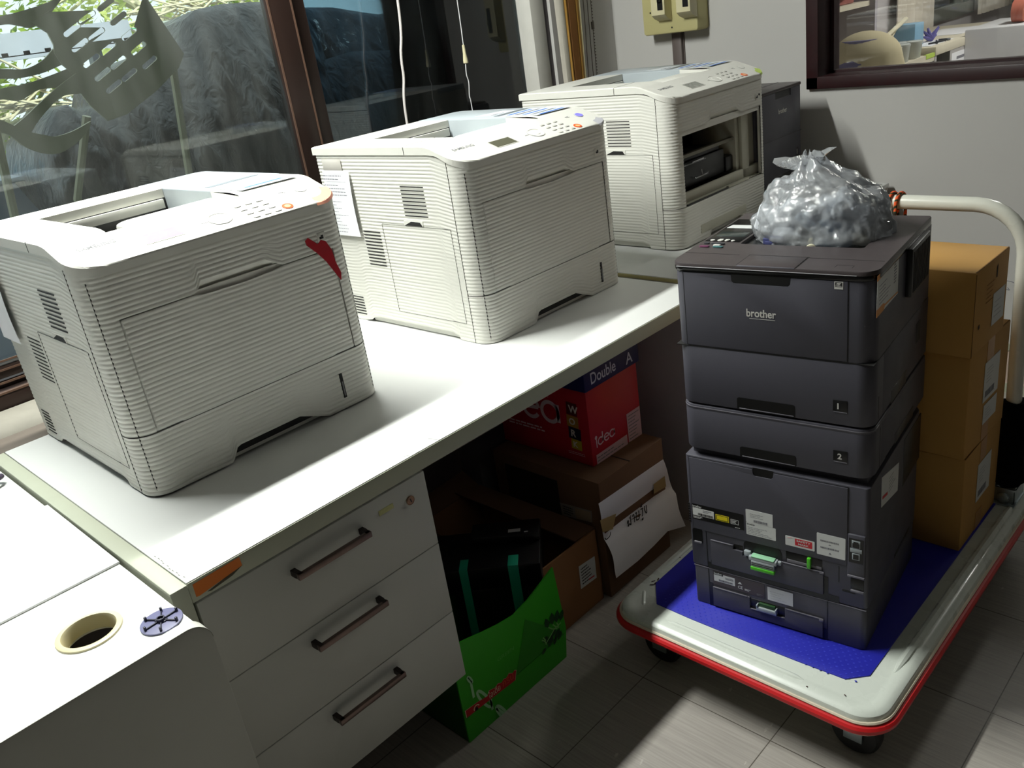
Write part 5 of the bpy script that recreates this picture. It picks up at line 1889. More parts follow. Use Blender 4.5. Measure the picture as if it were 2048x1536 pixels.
# handwriting
g = G()
MW = FX((-.0450, 0, 0))
def pen(pts, r=.0030): stroke(g, bez2(pts), r, 0, MW)
def bez2(p):
    return [(v.x, v.y) for v in bez([(a, b_, 0) for a, b_ in p], 5)] if len(p) > 2 else p
ox, oz, sx = 1.162, .180, .0235
letters = [
    [[(.12, .55), (.0, .6), (.05, .8), (.2, .75), (.15, .5), (.1, .1), (.35, .3), (.6, .05), (.62, .5), (.6, 1.0)], [(.45, .95), (.75, 1.2)]],
    [[(1.0, .85), (1.12, 1.05), (1.3, .9), (1.3, .0)]],
    [[(1.62, .9), (1.75, 1.05), (1.8, .8), (1.62, .6), (1.75, .45), (1.68, .1), (2.0, .0), (2.25, .1), (2.25, 1.05)]],
    [[(2.62, 1.0), (2.75, .95), (3.0, .95), (2.95, .75), (2.9, .1), (2.75, .05)]],
    [[(2.85, -.30), (2.75, -.4), (2.9, -.5), (2.95, -.25)]],
    [[(2.6, 1.25), (2.75, 1.35), (2.95, 1.2)], [(2.8, 1.35), (2.95, 1.6)]],
    [[(3.35, 1.0), (3.45, .9), (3.35, .75), (3.5, .2), (3.75, .0), (3.75, 1.0)]],
]
for L in letters:
    for s_ in L:
        pen([(ox + a * sx, oz + b_ * sx * 1.05 + .0) for a, b_ in s_], .0019)
pen([(1.062, .204), (1.068, .196), (1.083, .198), (1.088, .208)], .0016)
obj('handwriting', g, INK, sg)

# red paper box and dark blue lid on top
REDB = mat('red_carton', (186, 26, 44), .45, var=.05)
t = thing('paper_carton', 'red paper carton with white lettering, standing on the large brown box', 'box', (0, 0, 0))
g = G()
g.box(-.452, -.116, 1.132, 1.354, .3655, .588, .002)
b = obj('carton', g, REDB, t)
Mr = FX((-.1155, 0, 0)); Ml = FNY((0, 1.1315, 0))
g = G()
g.plate([(1.147, .366), (1.284, .364), (1.284, .394), (1.147, .394)], Mr, .0004, 0)
g.plate([(1.290, .366), (1.351, .364), (1.351, .4535), (1.290, .4535)], Mr, .0004, 0)
textlines(g, Mr @ Matrix.Translation((1.15, .370, .0005)), .12, .02, 1, 2, 51, .3); textlines(g, Mr @ Matrix.Translation((1.295, .37, .0005)), .05, .08, 1, 8, 52, .3)
obj('address_label', g, [mat('pinkish_label', (206, 176, 186), .6), GREYPRINT], b)
g = G()
idea(g, Mr, 1.150, .418, .0335, 0, 0)
idea(g, Ml, -.462, .472, .0985, 0, 0)
textlines(g, Ml @ Matrix.Translation((-.42, .43, 0)), .16, .018, 0, 2, 53, .5)
textlines(g, Ml @ Matrix.Translation((-.20, .388, 0)), .06, .010, 0, 2, 54, .3)
g.text('WORK', Ml @ Matrix.Translation((-.30, .545, .0003)), .05, .012, .0002)
obj('lettering', g, mat('pale_pink_print', (226, 196, 204), .5), b)
g = G()
for i, (ch, x, z, w, hh, mi) in enumerate((('W', -.190, .510, .036, .037, 0), ('O', -.193, .474, .040, .034, 1), ('R', -.191, .438, .042, .035, 2), ('K', -.186, .407, .036, .030, 3))):
    M_ = Ml @ Matrix.Translation((x, z, .0002)) @ Matrix.Rotation(-.06, 4, 'Z')
    g.plate(sq(w, hh), M_, .0005, mi)
    g.text(ch, M_ @ Matrix.Translation((w * .2, hh * .2, .0006)), None, hh * .6, .0002, 4, .03)
obj('letter_tiles', g, [mat('tile_brown', (92, 26, 26), .5), mat('tile_gold', (178, 130, 50), .5), mat('tile_navy', (20, 26, 50), .5), mat('tile_yellow', (196, 168, 40), .5), mat('tile_letter', (230, 220, 210), .5)], b)
t = thing('box_lid', 'dark blue paper box lid with white lettering, on top of the red carton', 'lid', (0, 0, 0))
g = G()
g.box(-.458, -.108, 1.124, 1.360, .5885, .672, .003)
b = obj('lid', g, mat('navy_carton', (16, 22, 84), .5), t)
g = G()
g.text('Double', FX((-.1075, 1.150, .603)), .105, .032, .0003, 0, .012)
g.text('A', FX((-.1075, 1.300, .600)), .030, .032, .0003, 0, .012)
obj('lettering', g, mat('lilac_print', (206, 210, 232), .5), b)
g = G()
g.box(-.64, -.55, 1.10, 1.34, .0, .30, .002)
tag(obj('folded_board', g, mat('grey_board', (120, 116, 116), .7)), 'grey folded board edge standing behind the large dark brown box', 'board')
# ------------------------------------------------------------------ outside the window
def leafmat(name, c, c2):
    m = bpy.data.materials.new(name); m.use_nodes = True
    nt = m.node_tree; nt.nodes.clear()
    out = nt.nodes.new('ShaderNodeOutputMaterial')
    df = nt.nodes.new('ShaderNodeBsdfDiffuse'); tl = nt.nodes.new('ShaderNodeBsdfTranslucent')
    oi = nt.nodes.new('ShaderNodeTexCoord'); nz = nt.nodes.new('ShaderNodeTexNoise'); nz.inputs['Scale'].default_value = 5
    nt.links.new(oi.outputs['Object'], nz.inputs['Vector'])
    cr = nt.nodes.new('ShaderNodeValToRGB'); cr.color_ramp.elements[0].color = rgb(c); cr.color_ramp.elements[1].color = rgb(c2)
    cr.color_ramp.elements[0].position = .35; cr.color_ramp.elements[1].position = .65
    nt.links.new(nz.outputs['Fac'], cr.inputs['Fac'])
    nt.links.new(cr.outputs['Color'], df.inputs['Color']); nt.links.new(cr.outputs['Color'], tl.inputs['Color'])
    mx = nt.nodes.new('ShaderNodeMixShader'); mx.inputs['Fac'].default_value = .5
    nt.links.new(df.outputs[0], mx.inputs[1]); nt.links.new(tl.outputs[0], mx.inputs[2]); nt.links.new(mx.outputs[0], out.inputs['Surface'])
    return m
LEAF = leafmat('leaf_green', (96, 132, 40), (188, 206, 92))
LEAF2 = leafmat('leaf_pale', (150, 172, 80), (222, 226, 150))
TWIG = mat('pale_twig', (206, 198, 170), .8)
def foliage(name, lab, ctr, ext, n, m, seed, size=.07):
    rd = random.Random(seed)
    t = thing(name, lab, 'tree', ctr, 0, 'trees beyond the outer wall')
    g = G()
    for i in range(n):
        p = Vector((rd.uniform(-1, 1), rd.uniform(-1, 1), rd.uniform(-1, 1)))
        if p.length > 1: p.normalize(); p *= rd.uniform(.7, 1)
        p = Vector((p.x * ext[0], p.y * ext[1], p.z * ext[2]))
        R = Matrix.Rotation(rd.uniform(0, 6.28), 4, 'Z') @ Matrix.Rotation(rd.uniform(-1.2, 1.2), 4, 'X') @ Matrix.Rotation(rd.uniform(-1, 1), 4, 'Y')
        s = size * rd.uniform(.6, 1.4)
        q = [(0, 0, 0), (s * .35, s * .22, s * .04), (s, 0, 0), (s * .35, -s * .22, s * .04)]
        g.face([p + R @ Vector(v) for v in q])
    o = obj('foliage', g, m, t, 80, doubles=False); o['kind'] = 'stuff'
    g = G()
    for k in range(7):
        a = rd.uniform(0, 6.28)
        g.tube(bez([(0, 0, -ext[2] - .9 - ctr[2] * .0), (rd.uniform(-.1, .1), rd.uniform(-.1, .1), -ext[2] * .6), (math.cos(a) * ext[0] * .4, math.sin(a) * ext[1] * .5, 0), (math.cos(a) * ext[0] * .8, math.sin(a) * ext[1] * .9, ext[2] * rd.uniform(-.2, .7))], 5), [.03] * 5 + [.018] * 5 + [.010] * 6, 6)
    obj('branch', g, TWIG, t)
foliage('leafy_tree', 'bright green tree at the upper left of the window, behind the broken chair', (-4.6, 1.25, 2.05), (.6, .8, .55), 1700, LEAF, 1)
foliage('leafy_tree', 'pale yellow-green tree right of the broken chair, behind the tangle of twigs', (-4.8, 2.55, 2.0), (.5, .75, .5), 1500, LEAF2, 2)
foliage('leafy_tree', 'lower green shrub seen between the arms of the broken chair', (-4.2, 1.15, 1.36), (.4, .5, .28), 800, LEAF, 3, .06)
foliage('leafy_tree', 'small bright tree showing at the top of the dark mullion', (-5.0, 3.35, 2.0), (.4, .42, .5), 800, LEAF, 4)
def twigs(lab, ctr, ey, ez, n, seed):
    rd = random.Random(seed)
    g = G()
    for i in range(n):
        y0 = rd.uniform(-ey, ey); z0 = rd.uniform(-ez, ez); a = rd.uniform(-.6, .6); l = rd.uniform(.3, .7)
        g.tube(bez([(0, y0 - l / 2, z0 - a * .2), (rd.uniform(-.05, .05), y0, z0 + rd.uniform(-.05, .05)), (rd.uniform(-.1, .1), y0 + l / 2, z0 + a * .2)], 5), .006, 5)
    o = obj('twig_pile', g, TWIG, None, 60, ctr)
    tag(o, lab, 'twigs', None, 'stuff')
twigs('tangle of pale bare twigs in front of the trees right of the broken chair', (-3.9, 2.32, 1.77), .25, .07, 26, 4)
twigs('pale twigs and litter seen through the lower arms of the broken chair', (-3.2, 1.0, 1.50), .25, .07, 22, 9)

g = G(); g.box(-8.5, -1.42, -3, 9.5, -.06, 0); struct('ground_outside', g, mat('outside_concrete', (150, 146, 138), .9, var=.15, scale=2))
# pale blue parapet
g = G()
PARA = mat('parapet_paint', (176, 192, 214), .7, var=.06, scale=2, c2=(158, 172, 196))
g.box(-2.98, -2.82, -2.5, 7.5, 0, 1.185)
pw = struct('wall_outside', g, PARA)
g = G()
rd = random.Random(2)
for (y, w, l) in ((.93, .010, .30), (.97, .006, .38), (1.02, .012, .20), (1.36, .03, .12), (1.44, .02, .10), (1.55, .03, .07)):
    g.box(-2.8205, -2.8195, y, y + w, 1.185 - l, 1.185)
obj('rain_stain', g, mat('rain_stain', (132, 138, 150), .8, var=.2, scale=30), pw)
def slabboard(name, lab, x0, x1, y0, y1, z, m, rz=.0, cat='board', th=.018):
    g = G(); g.box(x0, x1, y0, y1, 0, th, .003)
    o = obj(name, g, m, None, 32, (0, 0, z), (0, 0, rz)); tag(o, lab, cat); return o
GRYM = mat('weathered_metal', (168, 176, 190), .45, metal=.3, var=.2, scale=8)
WOODW = mat('weathered_timber', (150, 136, 118), .8, var=.25, scale=20)
slabboard('metal_sheet', 'weathered grey metal sheet lying on the parapet at the left edge of the window', -2.95, -2.45, .3, .88, 1.19, GRYM, 0, 'sheet')
slabboard('timber_board', 'weathered timber board on the parapet below the broken chair', -2.90, -2.66, .95, 1.60, 1.19, WOODW, .02)
slabboard('timber_board', 'dark weathered board stacked on the pale board of the parapet', -2.85, -2.72, .90, 1.40, 1.2085, mat('dark_timber', (84, 74, 72), .8), -.03)
# neighbouring roof sheet and house
g = G(); g.box(-4.1, -3.5, .2, 1.75, 1.655, 1.66)
for k in range(16):
    g.box(-4.1, -3.5, .2 + k * .1, .23 + k * .1, 1.66, 1.675)
g.box(-3.53, -3.5, .2, 1.75, 1.64, 1.76)
rf = obj('roof_sheet', g, mat('pale_roof_sheet', (186, 192, 206), .5, var=.15, scale=6)); tag(rf, 'pale grey corrugated roof sheet behind the upper arm of the broken chair', 'roof')
g = G()
for y in (.3, 1.65): g.box(-3.9, -3.84, y, y + .06, 0, 1.655)
obj('post', g, GRYM, rf)
g = G(); g.box(-3.75, -3.55, 1.90, 2.42, 1.58, 1.735, .005); g.box(-3.72, -3.58, 1.95, 2.38, 0, 1.58)
tag(obj('storage_crate', g, mat('grey_crate', (168, 172, 166), .6, var=.1)), 'grey crate beyond the parapet, right of the broken chair back', 'crate')
g = G(); g.box(-5.6, -5.2, 3.3, 8.5, 0, 3.2)
tag(obj('house', g, mat('white_house_wall', (226, 234, 234), .8, var=.03, scale=1.5)), 'pale blank house wall above the dark tarpaulin in the right window pane', 'house')
# green tarpaulin edge
g = G()
rows = []
for k in range(13):
    y = 1.86 + .36 * k / 12
    rows.append([(-3.35 - .2 * j, y, 1.688 - .004 * k * .4 - (.055 * math.sin(PI * k / 12) if j == 0 else 0) + .02 * j) for j in range(3)])
g.loft(rows, False)
o = obj('green_tarpaulin', g, mat('green_tarp', (20, 196, 130), .4)); md = o.modifiers.new('th', 'SOLIDIFY'); md.thickness = .004
tag(o, 'bright green tarpaulin edge beyond the parapet, above the black tarpaulin', 'tarpaulin')
# black tarpaulins
def tarp_mat():
    m = mat('black_tarpaulin', (14, 16, 19), .3, var=.1, spec=.6)
    nt = m.node_tree; b = nt.nodes['Principled BSDF']
    tc = nt.nodes.new('ShaderNodeTexCoord')
    mp = nt.nodes.new('ShaderNodeMapping'); mp.inputs['Scale'].default_value = (1, 1, .45); mp.inputs['Rotation'].default_value = (.5, 0, 0)
    nz = nt.nodes.new('ShaderNodeTexNoise'); nz.inputs['Scale'].default_value = 18; nz.inputs['Detail'].default_value = 6; nz.inputs['Distortion'].default_value = 1.2
    nt.links.new(tc.outputs['Object'], mp.inputs['Vector']); nt.links.new(mp.outputs['Vector'], nz.inputs['Vector'])
    bp = nt.nodes.new('ShaderNodeBump'); bp.inputs['Strength'].default_value = .55; bp.inputs['Distance'].default_value = .03
    nt.links.new(nz.outputs['Fac'], bp.inputs['Height']); nt.links.new(bp.outputs['Normal'], b.inputs['Normal'])
    return m
TARP = tarp_mat()
def drape(lab, top, zb, x0, depth, fold, seed, ysub=6):
    """tarpaulin over a heap: top = [(y, z)], front bulging to +x, falling to zb"""
    ys = []
    for (a, za), (b, zb_) in zip(top, top[1:]):
        for k in range(ysub):
            ys.append((a + (b - a) * k / ysub, za + (zb_ - za) * k / ysub))
    ys.append(top[-1])
    g = G(); rings = []
    n = len(ys)
    for i, (y, z) in enumerate(ys):
        e = min(i, n - 1 - i) / (n / 2)
        bul = depth * (1 - (1 - min(1, e * 2.2)) ** 2) + .02
        col = []
        for k in range(25):
            t_ = k / 24
            zz = z + (zb - z) * (t_ ** 1.25)
            fx = x0 + bul * math.sin(min(1, t_ * 1.6) * PI / 2)
            nn = noise.noise(Vector((seed, y * 7 + t_ * 2.0, t_ * 3))) * .55 + .45 * abs(noise.noise(Vector((seed + 9, y * 16 - t_ * 5, t_ * 5))))
            fx += fold * nn * min(1, t_ * 4)
            yy = y + .03 * noise.noise(Vector((seed + 3, y * 5, t_ * 4))) * t_
            col.append((fx, yy, zz))
        for k in range(1, 7):
            t_ = k / 6
            col.append((x0 + bul * .8 * (1 - t_) - .35 * t_, y, zb + (z - zb) * t_ * .98))
        rings.append(col)
    g.loft(rings, True)
    o = obj('black_tarpaulin', g, TARP, None, 70)
    tag(o, lab, 'tarpaulin', None)
    return o
drape('glossy black tarpaulin draped over a heap, between the broken chair and the dark mullion', [(.92, 1.18), (.96, 1.33), (1.02, 1.40), (1.076, 1.415), (1.109, 1.482), (1.206, 1.545), (1.32, 1.578), (1.46, 1.60), (1.515, 1.679), (1.58, 1.712), (1.70, 1.722), (1.842, 1.717), (2.05, 1.70), (2.16, 1.60)], .55, -2.45, .30, .13, 1)
drape('small black plastic bundle on the parapet inside the ring of the broken chair', [(.70, 1.22), (.735, 1.32), (.78, 1.37), (.839, 1.423), (.887, 1.433), (.93, 1.40), (.97, 1.30)], 1.0, -2.30, .12, .05, 7, 5)
drape('large dark tarpaulin mound filling the right window pane', [(2.10, 1.40), (2.186, 1.645), (2.314, 1.683), (2.493, 1.666), (2.676, 1.625), (2.805, 1.600), (2.953, 1.624), (3.101, 1.631), (3.249, 1.612), (3.354, 1.55), (3.546, 1.482), (3.665, 1.428), (3.74, 1.35), (3.735, 1.25), (3.60, 1.16)], .45, -2.75, .30, .16, 4)
drape('low dark tarpaulin sheet covering the parapet behind the black mounds', [(1.75, 1.30), (2.0, 1.42), (2.3, 1.45), (2.6, 1.42), (3.0, 1.38), (3.4, 1.26), (3.9, 1.17), (4.4, 1.12)], .0, -2.40, .22, .10, 12)

# broken plastic chair leaning outside the glass
CHR = mat('sun_bleached_plastic', (164, 160, 128), .5, var=.08, scale=6)
t = thing('plastic_chair', 'sun-bleached plastic chair with a slotted back, tipped over just outside the window', 'chair', (-1.75, .87, 1.55))
ox_, oy_, oz_ = -1.75, .87, 1.55
def CP(p, dx=0): return Vector((dx, p[0] - oy_, p[1] - oz_))
def rib_plate(outline, holes, th, curve=.0):
    g = G(); bm = g.bm
    def add(z):
        loops = []
        for L in [outline] + holes:
            vs = [bm.verts.new(CP(p, z + curve * math.sin((p[0] - .65) * 6))) for p in L]
            loops.append(vs)
        es = [bm.edges.new((v[i], v[(i + 1) % len(v)])) for v in loops for i in range(len(v))]
        bmesh.ops.triangle_fill(bm, use_beauty=True, use_dissolve=False, edges=es)
        return loops
    a = add(0); b = add(-th)
    for la, lb in zip(a, b):
        for i in range(len(la)):
            j = (i + 1) % len(la)
            bm.faces.new((la[i], la[j], lb[j], lb[i]))
    return g
def slot(c, l=.066, w=.016, a=27):
    a = math.radians(a); out = []
    d = Vector((math.cos(a), math.sin(a))); n = Vector((-d.y, d.x))
    cc = Vector(c)
    for k in range(5):
        q = -PI / 2 + PI * k / 4
        p = cc + d * (l / 2 - w / 2) + (d * math.cos(q) + n * math.sin(q)) * w / 2; out.append((p.x, p.y))
    for k in range(5):
        q = PI / 2 + PI * k / 4
        p = cc - d * (l / 2 - w / 2) + (d * math.cos(q) + n * math.sin(q)) * w / 2; out.append((p.x, p.y))
    return out
outline = [(.664, 1.689), (.72, 1.712), (.80, 1.745), (.90, 1.80), (.985, 1.82), (1.034, 1.734), (1.085, 1.615), (1.118, 1.541), (1.085, 1.50), (.98, 1.44), (.86, 1.385), (.794, 1.375), (.755, 1.43), (.730, 1.49), (.735, 1.53), (.712, 1.56), (.700, 1.595), (.706, 1.62), (.700, 1.655)]
sl = [(.898, 1.716), (.829, 1.685), (.925, 1.672), (.773, 1.655), (.841, 1.633), (.945, 1.623), (.782, 1.609), (.862, 1.588), (.801, 1.560), (.882, 1.543), (.822, 1.516), (.905, 1.502), (.845, 1.475), (.962, 1.577), (.985, 1.53)]
g = rib_plate(outline, [slot(p) for p in sl], .008, .02)
obj('backrest', g, CHR, t)
def band(name, top, bot, th=.010, dx=.0):
    g = G()
    T = bez([CP(p, dx) for p in top], 6); B = bez([CP(p, dx) for p in bot], 6)
    n = min(len(T), len(B))
    rings = []
    for a, b in zip(T[:n], B[:n]):
        o_ = Vector((-th, 0, 0))
        rings.append([a, b, b + o_, a + o_])
    g.loft(rings, True)
    return obj(name, g, CHR, t)
band('armrest', [(.40, 1.70), (.585, 1.715), (.643, 1.722), (.714, 1.735), (.789, 1.755)], [(.40, 1.67), (.576, 1.691), (.630, 1.683), (.664, 1.675), (.72, 1.70)])
band('armrest', [(.40, 1.585), (.534, 1.573), (.603, 1.564), (.66, 1.58), (.705, 1.61)], [(.40, 1.555), (.525, 1.546), (.581, 1.540), (.649, 1.545), (.712, 1.56)])
band('leg', [(.40, 1.50), (.515, 1.519), (.589, 1.522), (.669, 1.535), (.74, 1.55)], [(.40, 1.47), (.504, 1.489), (.559, 1.478), (.628, 1.500), (.735, 1.49)])
band('seat_rim', [(.74, 1.53), (.675, 1.500), (.605, 1.462), (.55, 1.43), (.50, 1.405)], [(.735, 1.47), (.675, 1.470), (.622, 1.440), (.575, 1.405), (.53, 1.36)], .012, .02)
band('seat_rim', [(.42, 1.46), (.478, 1.435), (.53, 1.395), (.585, 1.370), (.615, 1.360), (.672, 1.366), (.735, 1.385)], [(.42, 1.40), (.478, 1.395), (.517, 1.350), (.565, 1.318), (.616, 1.310), (.681, 1.335), (.727, 1.370)], .014, .03)
g = G()
for (a, b, c_) in (((.745, 1.40), (.66, 1.15), 0), ((1.08, 1.52), (1.06, 1.1), -.05), ((.47, 1.42), (.45, 1.1), 0)):
    g.tube([CP(a, -.02), CP(b, -.10), CP((b[0], .02), -.15)], .014, 8)
obj('leg', g, CHR, t)
# low bench the chair stands on (below the window line)
g = G(); g.box(-3.1, -2.95, .3, .6, 0, 1.35, .01)
tag(obj('water_bottle', g, mat('blue_bottle', (60, 140, 176), .3)), 'blue plastic container beyond the parapet at the left edge of the window', 'bottle')
# ------------------------------------------------------------------ the room behind the inner window
W2 = mat('other_room_wall', (214, 210, 214), .8)
g = G()
g.box(-1.42, -1.30, 2.95, 6.45, 0, 2.75); g.box(-1.42, -1.30, 7.55, 9.5, 0, 2.75); g.box(-1.42, -1.30, 6.45, 7.55, 0, 1.0); g.box(-1.42, -1.30, 6.45, 7.55, 2.2, 2.75)
struct('wall_other_room', g, W2)
g = G(); g.box(-1.42, 4.2, 9.4, 9.5, 0, 2.75); struct('wall_other_end', g, W2)
g = G()
F2 = mat('grey_window_frame', (112, 114, 108), .5)
g.box(-1.36, -1.27, 6.45, 7.55, 1.0, 1.09); g.box(-1.36, -1.27, 6.45, 6.54, 1.0, 2.2); g.box(-1.36, -1.27, 7.46, 7.55, 1.0, 2.2); g.box(-1.35, -1.28, 7.27, 7.32, 1.0, 2.2); g.box(-1.36, -1.27, 6.45, 7.55, 2.13, 2.2)
w3 = struct('window_3', g, F2)
g = G(); g.box(-1.325, -1.321, 6.5, 7.5, 1.05, 2.15); obj('glass_pane', g, MATS['clear_glass'], w3)
# counters along the wall
LAM2 = mat('cream_counter', (216, 208, 188), .5)
PAN2 = mat('grey_panel', (178, 174, 172), .6)
t = thing('shelf_counter', 'cream open-fronted counter under the window of the other room', 'counter', (0, 0, 0))
g = G(); g.box(-1.29, -.595, 4.85, 6.25, .965, 1.012, .004); obj('worktop', g, LAM2, t)
g = G()
g.box(-1.28, -.60, 4.85, 4.88, .0, .965); g.box(-1.28, -.60, 5.42, 5.45, 0, .965); g.box(-1.28, -.60, 6.2, 6.23, 0, .965); g.box(-1.29, -1.27, 4.85, 6.25, 0, .965); g.box(-1.28, -.61, 4.88, 6.2, .55, .57)
g.box(-.602, -.598, 5.08, 5.42, .6, .965)
obj('side_panel', g, PAN2, t)
g = G()
M = FX((-.5975, 0, 0))
g.plate([(5.10, .70), (5.40, .70), (5.40, .945), (5.10, .945)], M, .002, 0)
g.plate([(5.18, .905), (5.33, .905), (5.33, .92), (5.18, .92)], M @ Matrix.Translation((0, 0, .002)), .001, 1)
g.plate([(5.17, .86), (5.30, .86), (5.245, .80), (5.23, .80)], M @ Matrix.Translation((0, 0, .002)), .001, 2); g.plate([(5.19, .852), (5.28, .852), (5.245, .816), (5.23, .816)], M @ Matrix.Translation((0, 0, .003)), .001, 0)
o = obj('notice_sheet', g, [PAPER, INKG, MATS['red_print']], t); o['label'] = 'white notice with a red triangle'
t = thing('low_shelf', 'low shelf with a cream edge and lime corner, under the plastic cups', 'shelf', (0, 0, 0))
g = G(); g.box(-1.29, -.60, 4.15, 4.82, .955, .975); g.box(-.605, -.592, 4.37, 4.82, .945, .985)
obj('shelf_board', g, LAM2, t)
g = G(); g.box(-.606, -.590, 4.70, 4.822, .966, .987); obj('edge_mark', g, MATS['lime_sticker'], t)
g = G(); g.box(-1.28, -.60, 4.15, 4.18, 0, .955); g.box(-1.28, -.60, 4.36, 4.38, 0, .955); g.box(-1.28, -.60, 4.80, 4.82, 0, .955); g.box(-1.28, -.62, 4.15, 4.8, .70, .72); obj('side_panel', g, PAN2, t)
g = G(); g.box(-1.1, -.66, 4.42, 4.76, .722, .80, .01); g.prism([(4.42, .80), (4.76, .80), (4.76, .90), (4.70, .90)], -.75, -.66, 0, 0, FX((0, 0, 0)))
tag(obj('red_folder', g, mat('red_folder', (206, 50, 48), .5)), 'red folder lying in the low shelf of the other room', 'folder')
g = G(); g.box(-1.1, -.7, 5.6, 5.9, .572, .76, .01); g.prism([(5.55, .74), (5.9, .74), (5.95, .84), (5.75, .82)], -.75, -.70, 0, 0, FX((0, 0, 0)))
tag(obj('yellow_packet', g, mat('yellow_packet', (214, 186, 110), .6)), 'yellow packet inside the open cream counter of the other room', 'packet')
t = thing('tall_shelf', 'tall grey shelf unit behind the cream cloth in the other room', 'shelf', (0, 0, 0))
g = G(); g.box(-1.29, -.83, 4.88 - .28, 4.88 - .25, 0, 2.2); g.box(-1.29, -.83, 3.9, 3.93, 0, 2.2) if False else None
g.box(-1.29, -1.27, 3.95, 4.6, 0, 2.2)
obj('panel', g, mat('grey_shelf_panel', (176, 170, 178), .6), t)
g = G(); g.box(-1.29, -.86, 4.05, 4.6, 1.275, 1.30); obj('shelf_board', g, LAM2, t)
g = G(); g.box(-1.2, -.9, 4.1, 4.5, 1.301, 1.33, .008); tag(obj('red_tray', g, mat('dull_red_tray', (150, 90, 84), .5)), 'dull red tray on the shelf board of the tall grey shelf', 'tray')
g = G()
bmesh.ops.create_icosphere(g.bm, subdivisions=4, radius=1)
for v in g.bm.verts:
    v.co = Vector((v.co.x * .10, v.co.y * .10, v.co.z * .07)) * (1 + .2 * noise.noise(v.co * 3))
bagc = obj('plastic_bag', g, mat('cloudy_plastic', (206, 208, 214), .2, var=.1), None, 60, (-.95, 4.35, 1.395)); tag(bagc, 'cloudy plastic bag on the dull red tray of the tall shelf', 'bag')
# cream dust cloth over a rounded thing
g = G()
rows = []
for k in range(22):
    t_ = k / 21
    ring = []
    for j in range(64):
        a = 2 * PI * j / 64
        if t_ < .45:
            q = t_ / .45 * PI / 2
            r = .165 * math.sin(q); z = 1.07 + .125 * math.cos(q)
        else:
            q = (t_ - .45) / .55
            r = .165 + .055 * q; z = 1.07 - .30 * q
        w = max(0, t_ - .4)
        r *= 1 + w * (.20 * math.sin(5 * a + 1) + .14 * math.sin(9 * a) + .06 * math.sin(17 * a))
        ring.append((-.60 + r * math.cos(a), 3.95 + r * math.sin(a) * .9, z + w * .05 * math.sin(5 * a + 2)))
    rows.append(ring)
g.loft(rows, True, False, False)
o = obj('dust_cloth', g, mat('cream_cloth', (206, 194, 160), .9, var=.08, scale=8), None, 60)
md = o.modifiers.new('th', 'SOLIDIFY'); md.thickness = .003
tag(o, 'cream dust cloth draped over a rounded thing behind the inner window', 'cloth')
g = G(); g.lathe([(.10, 0), (.11, .02), (.03, .05), (.03, .74), (.15, .78), (.155, 1.06), (.11, 1.16), (0, 1.185)], 24)
tag(obj('stool', g, mat('violet_grey_stool', (120, 116, 150), .6), None, 40, (-.60, 3.95, 0)), 'violet-grey stool hidden under the cream dust cloth', 'stool')
# containers on the low shelf
CUP = mat('cloudy_cup', (196, 200, 196), .2, var=.08)
base = None
spots = [(-.78, 4.24), (-.70, 4.26), (-.72, 4.38), (-.66, 4.42), (-.76, 4.52), (-.67, 4.56), (-.72, 4.68), (-.66, 4.70)]
for i, (x, y) in enumerate(spots):
    if base is None:
        g = G(); g.lathe([(.034, 0), (.036, .004), (.044, .075), (.047, .08), (.047, .088), (.040, .092), (.0, .092)], 20)
        base = obj('plastic_cup', g, CUP); o = base
    else:
        o = base.copy(); COL.objects.link(o)
    o.location = (x, y, .976)
    tag(o, 'cloudy lidded plastic cup in the cluster on the low shelf of the other room', 'cup', 'plastic cups on the low shelf')
def small(name, m, lab, cat, build):
    g = G(); build(g); tag(obj(name, g, m), lab, cat)
small('blue_box', mat('sky_blue_box', (130, 172, 200), .5), 'light blue box behind the plastic cups in the other room', 'box', lambda g: g.box(-.86, -.74, 4.93, 5.06, 1.0125, 1.135, .004))
small('purple_ribbon', mat('purple_ribbon', (92, 88, 150), .5), 'spiky purple ribbon bow on the cream counter of the other room', 'ribbon', lambda g: [g.tube([(-.74, 5.17, 1.03), (-.74 + .02 * math.sin(k), 5.17 + .09 * math.cos(k * .7), 1.04 + .05 * abs(math.sin(k * 1.3)))], [.018, .003], 6) for k in range(12)])
small('paper_sheet', PAPER, 'loose white paper on the cream counter of the other room', 'paper', lambda g: (g.box(-.9, -.64, 4.90, 5.25, 1.0125, 1.0145), g.box(-.95, -.68, 5.5, 5.95, 1.0125, 1.0155)))
small('scissors', mat('dark_steel', (70, 74, 80), .4, metal=.6), 'dark scissors lying on the loose paper of the cream counter', 'scissors', lambda g: (g.tube([(-.68, 4.98, 1.018), (-.64, 5.12, 1.018)], .006, 6), g.tube([(-.64, 4.99, 1.020), (-.69, 5.12, 1.020)], .006, 6), g.tube([(-.66 + .03 * math.cos(k * .6), 5.16 + .02 * math.sin(k * .6), 1.02) for k in range(10)], .005, 6, True)))
small('wooden_stick', mat('pale_stick', (214, 206, 180), .6), 'pale stick leaning behind the plastic cups of the other room', 'stick', lambda g: (g.tube([(-.80, 4.55, 1.07), (-.80, 4.95, 1.165)], .012, 8), g.tube([(-.82, 4.75, 1.06), (-.82, 4.90, 1.15)], .010, 8)))
small('tape_roll', mat('terracotta_tape', (178, 102, 84), .5), 'terracotta roll of tape standing on the white cabinet of the other room', 'tape roll', lambda g: [g.lathe([(.020, -.03), (.06, -.03), (.06, .03), (.020, .03), (.020, -.03)], 24, 0, Matrix.Translation((-.36, 5.45 + .085 * k, 1.114)) @ Matrix.Rotation(PI / 2, 4, 'Y')) for k in range(2)])
